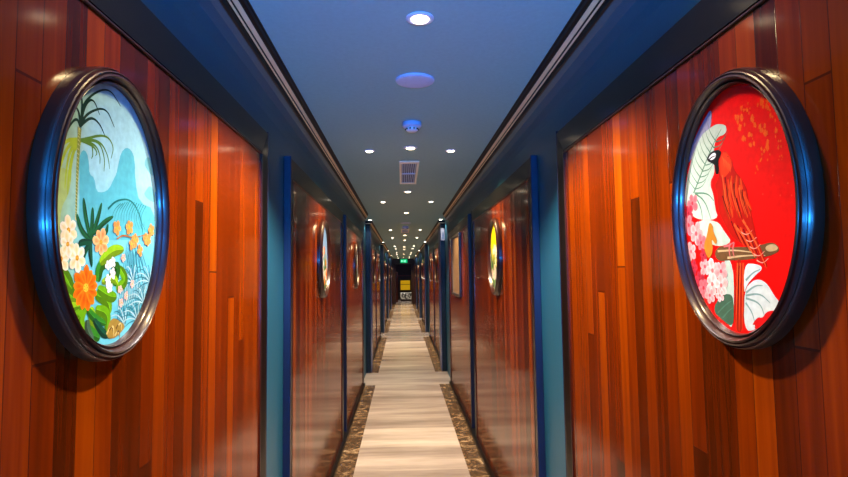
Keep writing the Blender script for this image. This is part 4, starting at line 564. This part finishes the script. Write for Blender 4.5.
t = thing('ceiling_speaker', 'round pale ceiling plate between the nearest downlight and smoke detector', 'ceiling speaker', (.012, 2.39, CEIL))
m = MB(); m.lathe([(.088, 0), (.088, -.004), (.085, -.008), (.080, -.009)], 48); m.build('rim', M['lav'], t)
m = MB(); m.lathe([(.080, -.0085), (.078, -.0105), (.05, -.0125), (.01, -.013)], 48); m.build('grille', M['lav'], t)
dup(t, (.008, 9.1, CEIL), 0, 'small round ceiling plate seen just before the second vent')
def detector(y, lab):
    t = thing('smoke_detector', lab, 'smoke detector', (.01, y, CEIL))
    m = MB(); m.lathe([(.053, 0), (.055, -.004), (.055, -.022), (.050, -.028), (.042, -.030)], 40); m.build('base', M['lav'], t)
    m = MB(); m.lathe([(.034, -.0295), (.036, -.033), (.034, -.046), (.026, -.052), (.01, -.054)], 32); m.build('sensor_head', M['white'], t)
    m = MB()
    for k in range(10):
        a = 6.283 * k / 10; x, y_ = .0365 * math.cos(a), .0365 * math.sin(a); m.box(x - .004, x + .004, y_ - .004, y_ + .004, -.044, -.036)
    m.build('intake_slots', M['dark'], t)
    return t
d = detector(3.08, 'white smoke detector hanging from the ceiling beyond the round plate')
dup(d, (.008, 9.75, CEIL), 0, 'tiny smoke detector far along the ceiling, before the second vent')
def vent(y0, y1, lab):
    t = thing('ceiling_vent', lab, 'air vent', (.008, (y0 + y1) / 2, CEIL)); L = (y1 - y0) / 2; W = .078
    m = MB(); f = .020
    m.box(-W, W, -L, -L + f * 3.2, -.010, 0, 0, .003); m.box(-W, W, L - f * 3.2, L, -.010, 0, 0, .003); m.box(-W, -W + f, -L + f * 3.2, L - f * 3.2, -.010, 0, 0, .003); m.box(W - f, W, -L + f * 3.2, L - f * 3.2, -.010, 0, 0, .003)
    m.build('frame', M['cream'], t)
    m = MB(); m.box(-W + f, W - f, -L + .06, L - .06, -.0015, 0); m.build('backing', M['duct'], t)
    for k in range(7):
        x = -W + f + .008 + k * (2 * (W - f) - .016) / 6
        m = MB(); m.add([(x - .003, -L + .062, -.009), (x + .005, -L + .062, -.003), (x + .0035, -L + .062, -.0016), (x - .0045, -L + .062, -.0075), (x - .003, L - .062, -.009), (x + .005, L - .062, -.003), (x + .0035, L - .062, -.0016), (x - .0045, L - .062, -.0075)],
                       [(0, 1, 2, 3), (4, 7, 6, 5), (0, 4, 5, 1), (1, 5, 6, 2), (2, 6, 7, 3), (3, 7, 4, 0)])
        m.build('blade', M['vent'], t)
    m = MB(); m.box(-W + f, W - f, -.02, .02, -.0105, -.002, 0, .001); m.build('cross_bar', M['vent'], t)
    return t
vent(4.13, 5.15, 'long cream ceiling vent with blue-grey blades, nearest the camera')
vent(10.3, 11.2, 'second ceiling vent, small and far along the corridor')

# exit sign and wall box
t = thing('exit_sign', 'green glowing exit sign hanging under the ceiling at the corridor end', 'exit sign', (0.03, 28.6, CEIL))
m = MB(); m.box(-.18, .18, -.03, .03, -.24, -.05, 0, .008); m.build('housing', M['green'], t)
m = MB()
m.box(-.12, -.02, -.034, -.030, -.155, -.135); m.add([(-.15, -.033, -.145), (-.11, -.033, -.115), (-.11, -.033, -.175), (-.15, -.0305, -.145), (-.11, -.0305, -.115), (-.11, -.0305, -.175)], [(0, 1, 2), (3, 5, 4), (0, 3, 4, 1), (1, 4, 5, 2), (2, 5, 3, 0)])
m.lathe([(.013, -.004), (.013, .004)], 12, (.065, -.0325, -.088))
for a_, b_ in (((.065, -.10), (.05, -.15)), ((.05, -.15), (.075, -.175)), ((.075, -.175), (.07, -.21)), ((.05, -.15), (.03, -.18)), ((.03, -.18), (.005, -.185)), ((.062, -.112), (.09, -.135)), ((.062, -.112), (.035, -.125))):
    dx, dz = b_[0] - a_[0], b_[1] - a_[1]; l = math.hypot(dx, dz); nx, nz = -dz / l * .006, dx / l * .006
    q = [(a_[0] + nx, a_[1] + nz), (b_[0] + nx, b_[1] + nz), (b_[0] - nx, b_[1] - nz), (a_[0] - nx, a_[1] - nz)]
    m.add([(x, -.034, z) for x, z in q] + [(x, -.030, z) for x, z in q], [(0, 1, 2, 3), (4, 7, 6, 5), (0, 4, 5, 1), (1, 5, 6, 2), (2, 6, 7, 3), (3, 7, 4, 0)])
m.build('running_figure_and_arrow', M['exitw'], t)
for x in (-.11, .11): m = MB(); m.box(x - .01, x + .01, -.006, .006, -.05, 0); m.build('hanger', M['chrome'], t)
t = thing('wall_box', 'small white box fixed high on the first right pilaster', 'wall box', (.606, 8.75, 2.20))
m = MB(); m.box(-.031, .031, -.045, -.004, -.10, .10, 0, .006); m.build('housing', M['boxgrey'], t)
m = MB(); m.box(-.018, .018, -.0475, -.045, -.07, .03, 0, .001); m.build('grille', M['chrome'], t)

# ------------------------------------------------------------------ corridor end and dim lobby beyond
m = MB(); m.box(-WALL, WALL, 28.95, 29.2, 2.14, CEIL, 0, .01); m.box(-WALL, -.42, 28.95, 29.2, 0, 2.14); m.box(.42, WALL, 28.95, 29.2, 0, 2.14); trim(m, M['lobbywood'])
m = MB(); m.box(-.42, .42, 28.98, 29.16, 0, .012, 0, .003); trim(m, M['lobbywood'])
m = MB(); m.box(-2.2, 2.2, YE + .2, 34.6, -.08, 0); struct(m.build('floor', M['floor']))
m = MB(); m.box(-2.2, 2.2, YE + .1, 34.6, 2.7, 2.8); struct(m.build('ceiling', M['lobbywood']))
m = MB(); m.box(-2.3, -2.2, YE, 34.6, 0, 2.7); struct(m.build('wall_left', M['lobbywood']))
m = MB(); m.box(2.2, 2.3, YE, 34.6, 0, 2.7); struct(m.build('wall_right', M['lobbywood']))
m = MB(); m.box(-2.2, 2.2, 34.6, 34.7, 0, 2.7); struct(m.build('wall_far', M['lobbywood']))
for sd in (-1, 1):
    m = MB(); m.box(*sorted((sd * (WALL + .1), sd * 2.3)), YE - .1, YE, 0, 2.7); trim(m, M['lobbywood'])
m = MB(); m.box(-2.2, 2.2, 34.56, 34.6, 1.48, 1.54); trim(m, M['redwood'])
m = MB(); m.box(-2.2, -.32, 31.2, 31.26, 0, 1.7, 0, .01); o = m.build('lobby_screen', M['redwood']); tag(o, 'red-brown wooden screen beyond the corridor end, left of the yellow panel', 'screen')
t = thing('yellow_display', 'yellow lit panel low on the wall beyond the corridor end', 'display panel', (.12, 34.55, .9))
m = MB(); m.box(-.30, .30, -.04, -.01, -.30, .30); m.build('panel', M['yellow'], t)
m = MB()
for a_, b_, c_, d_ in ((-.34, .34, .30, .34), (-.34, .34, -.34, -.30), (-.34, -.30, -.30, .30), (.30, .34, -.30, .30), (-.3, .3, .04, .07)): m.box(a_, b_, -.05, 0, c_, d_)
m.build('frame', M['lobbywood'], t)
t = thing('lobby_bench', 'white patterned low bench below the yellow panel beyond the corridor end', 'bench', (.22, 32.6, 0))
m = MB(); m.box(-.42, .42, -.35, .35, .10, .50, 0, .04); m.build('seat', M['mosaic'], t)
m = MB(); m.box(-.38, .38, -.3, .3, 0, .10); m.build('plinth', M['lobbywood'], t)
spot((.1, 31.6, 2.6), 200, NEUT, 2.0, .5, .05)
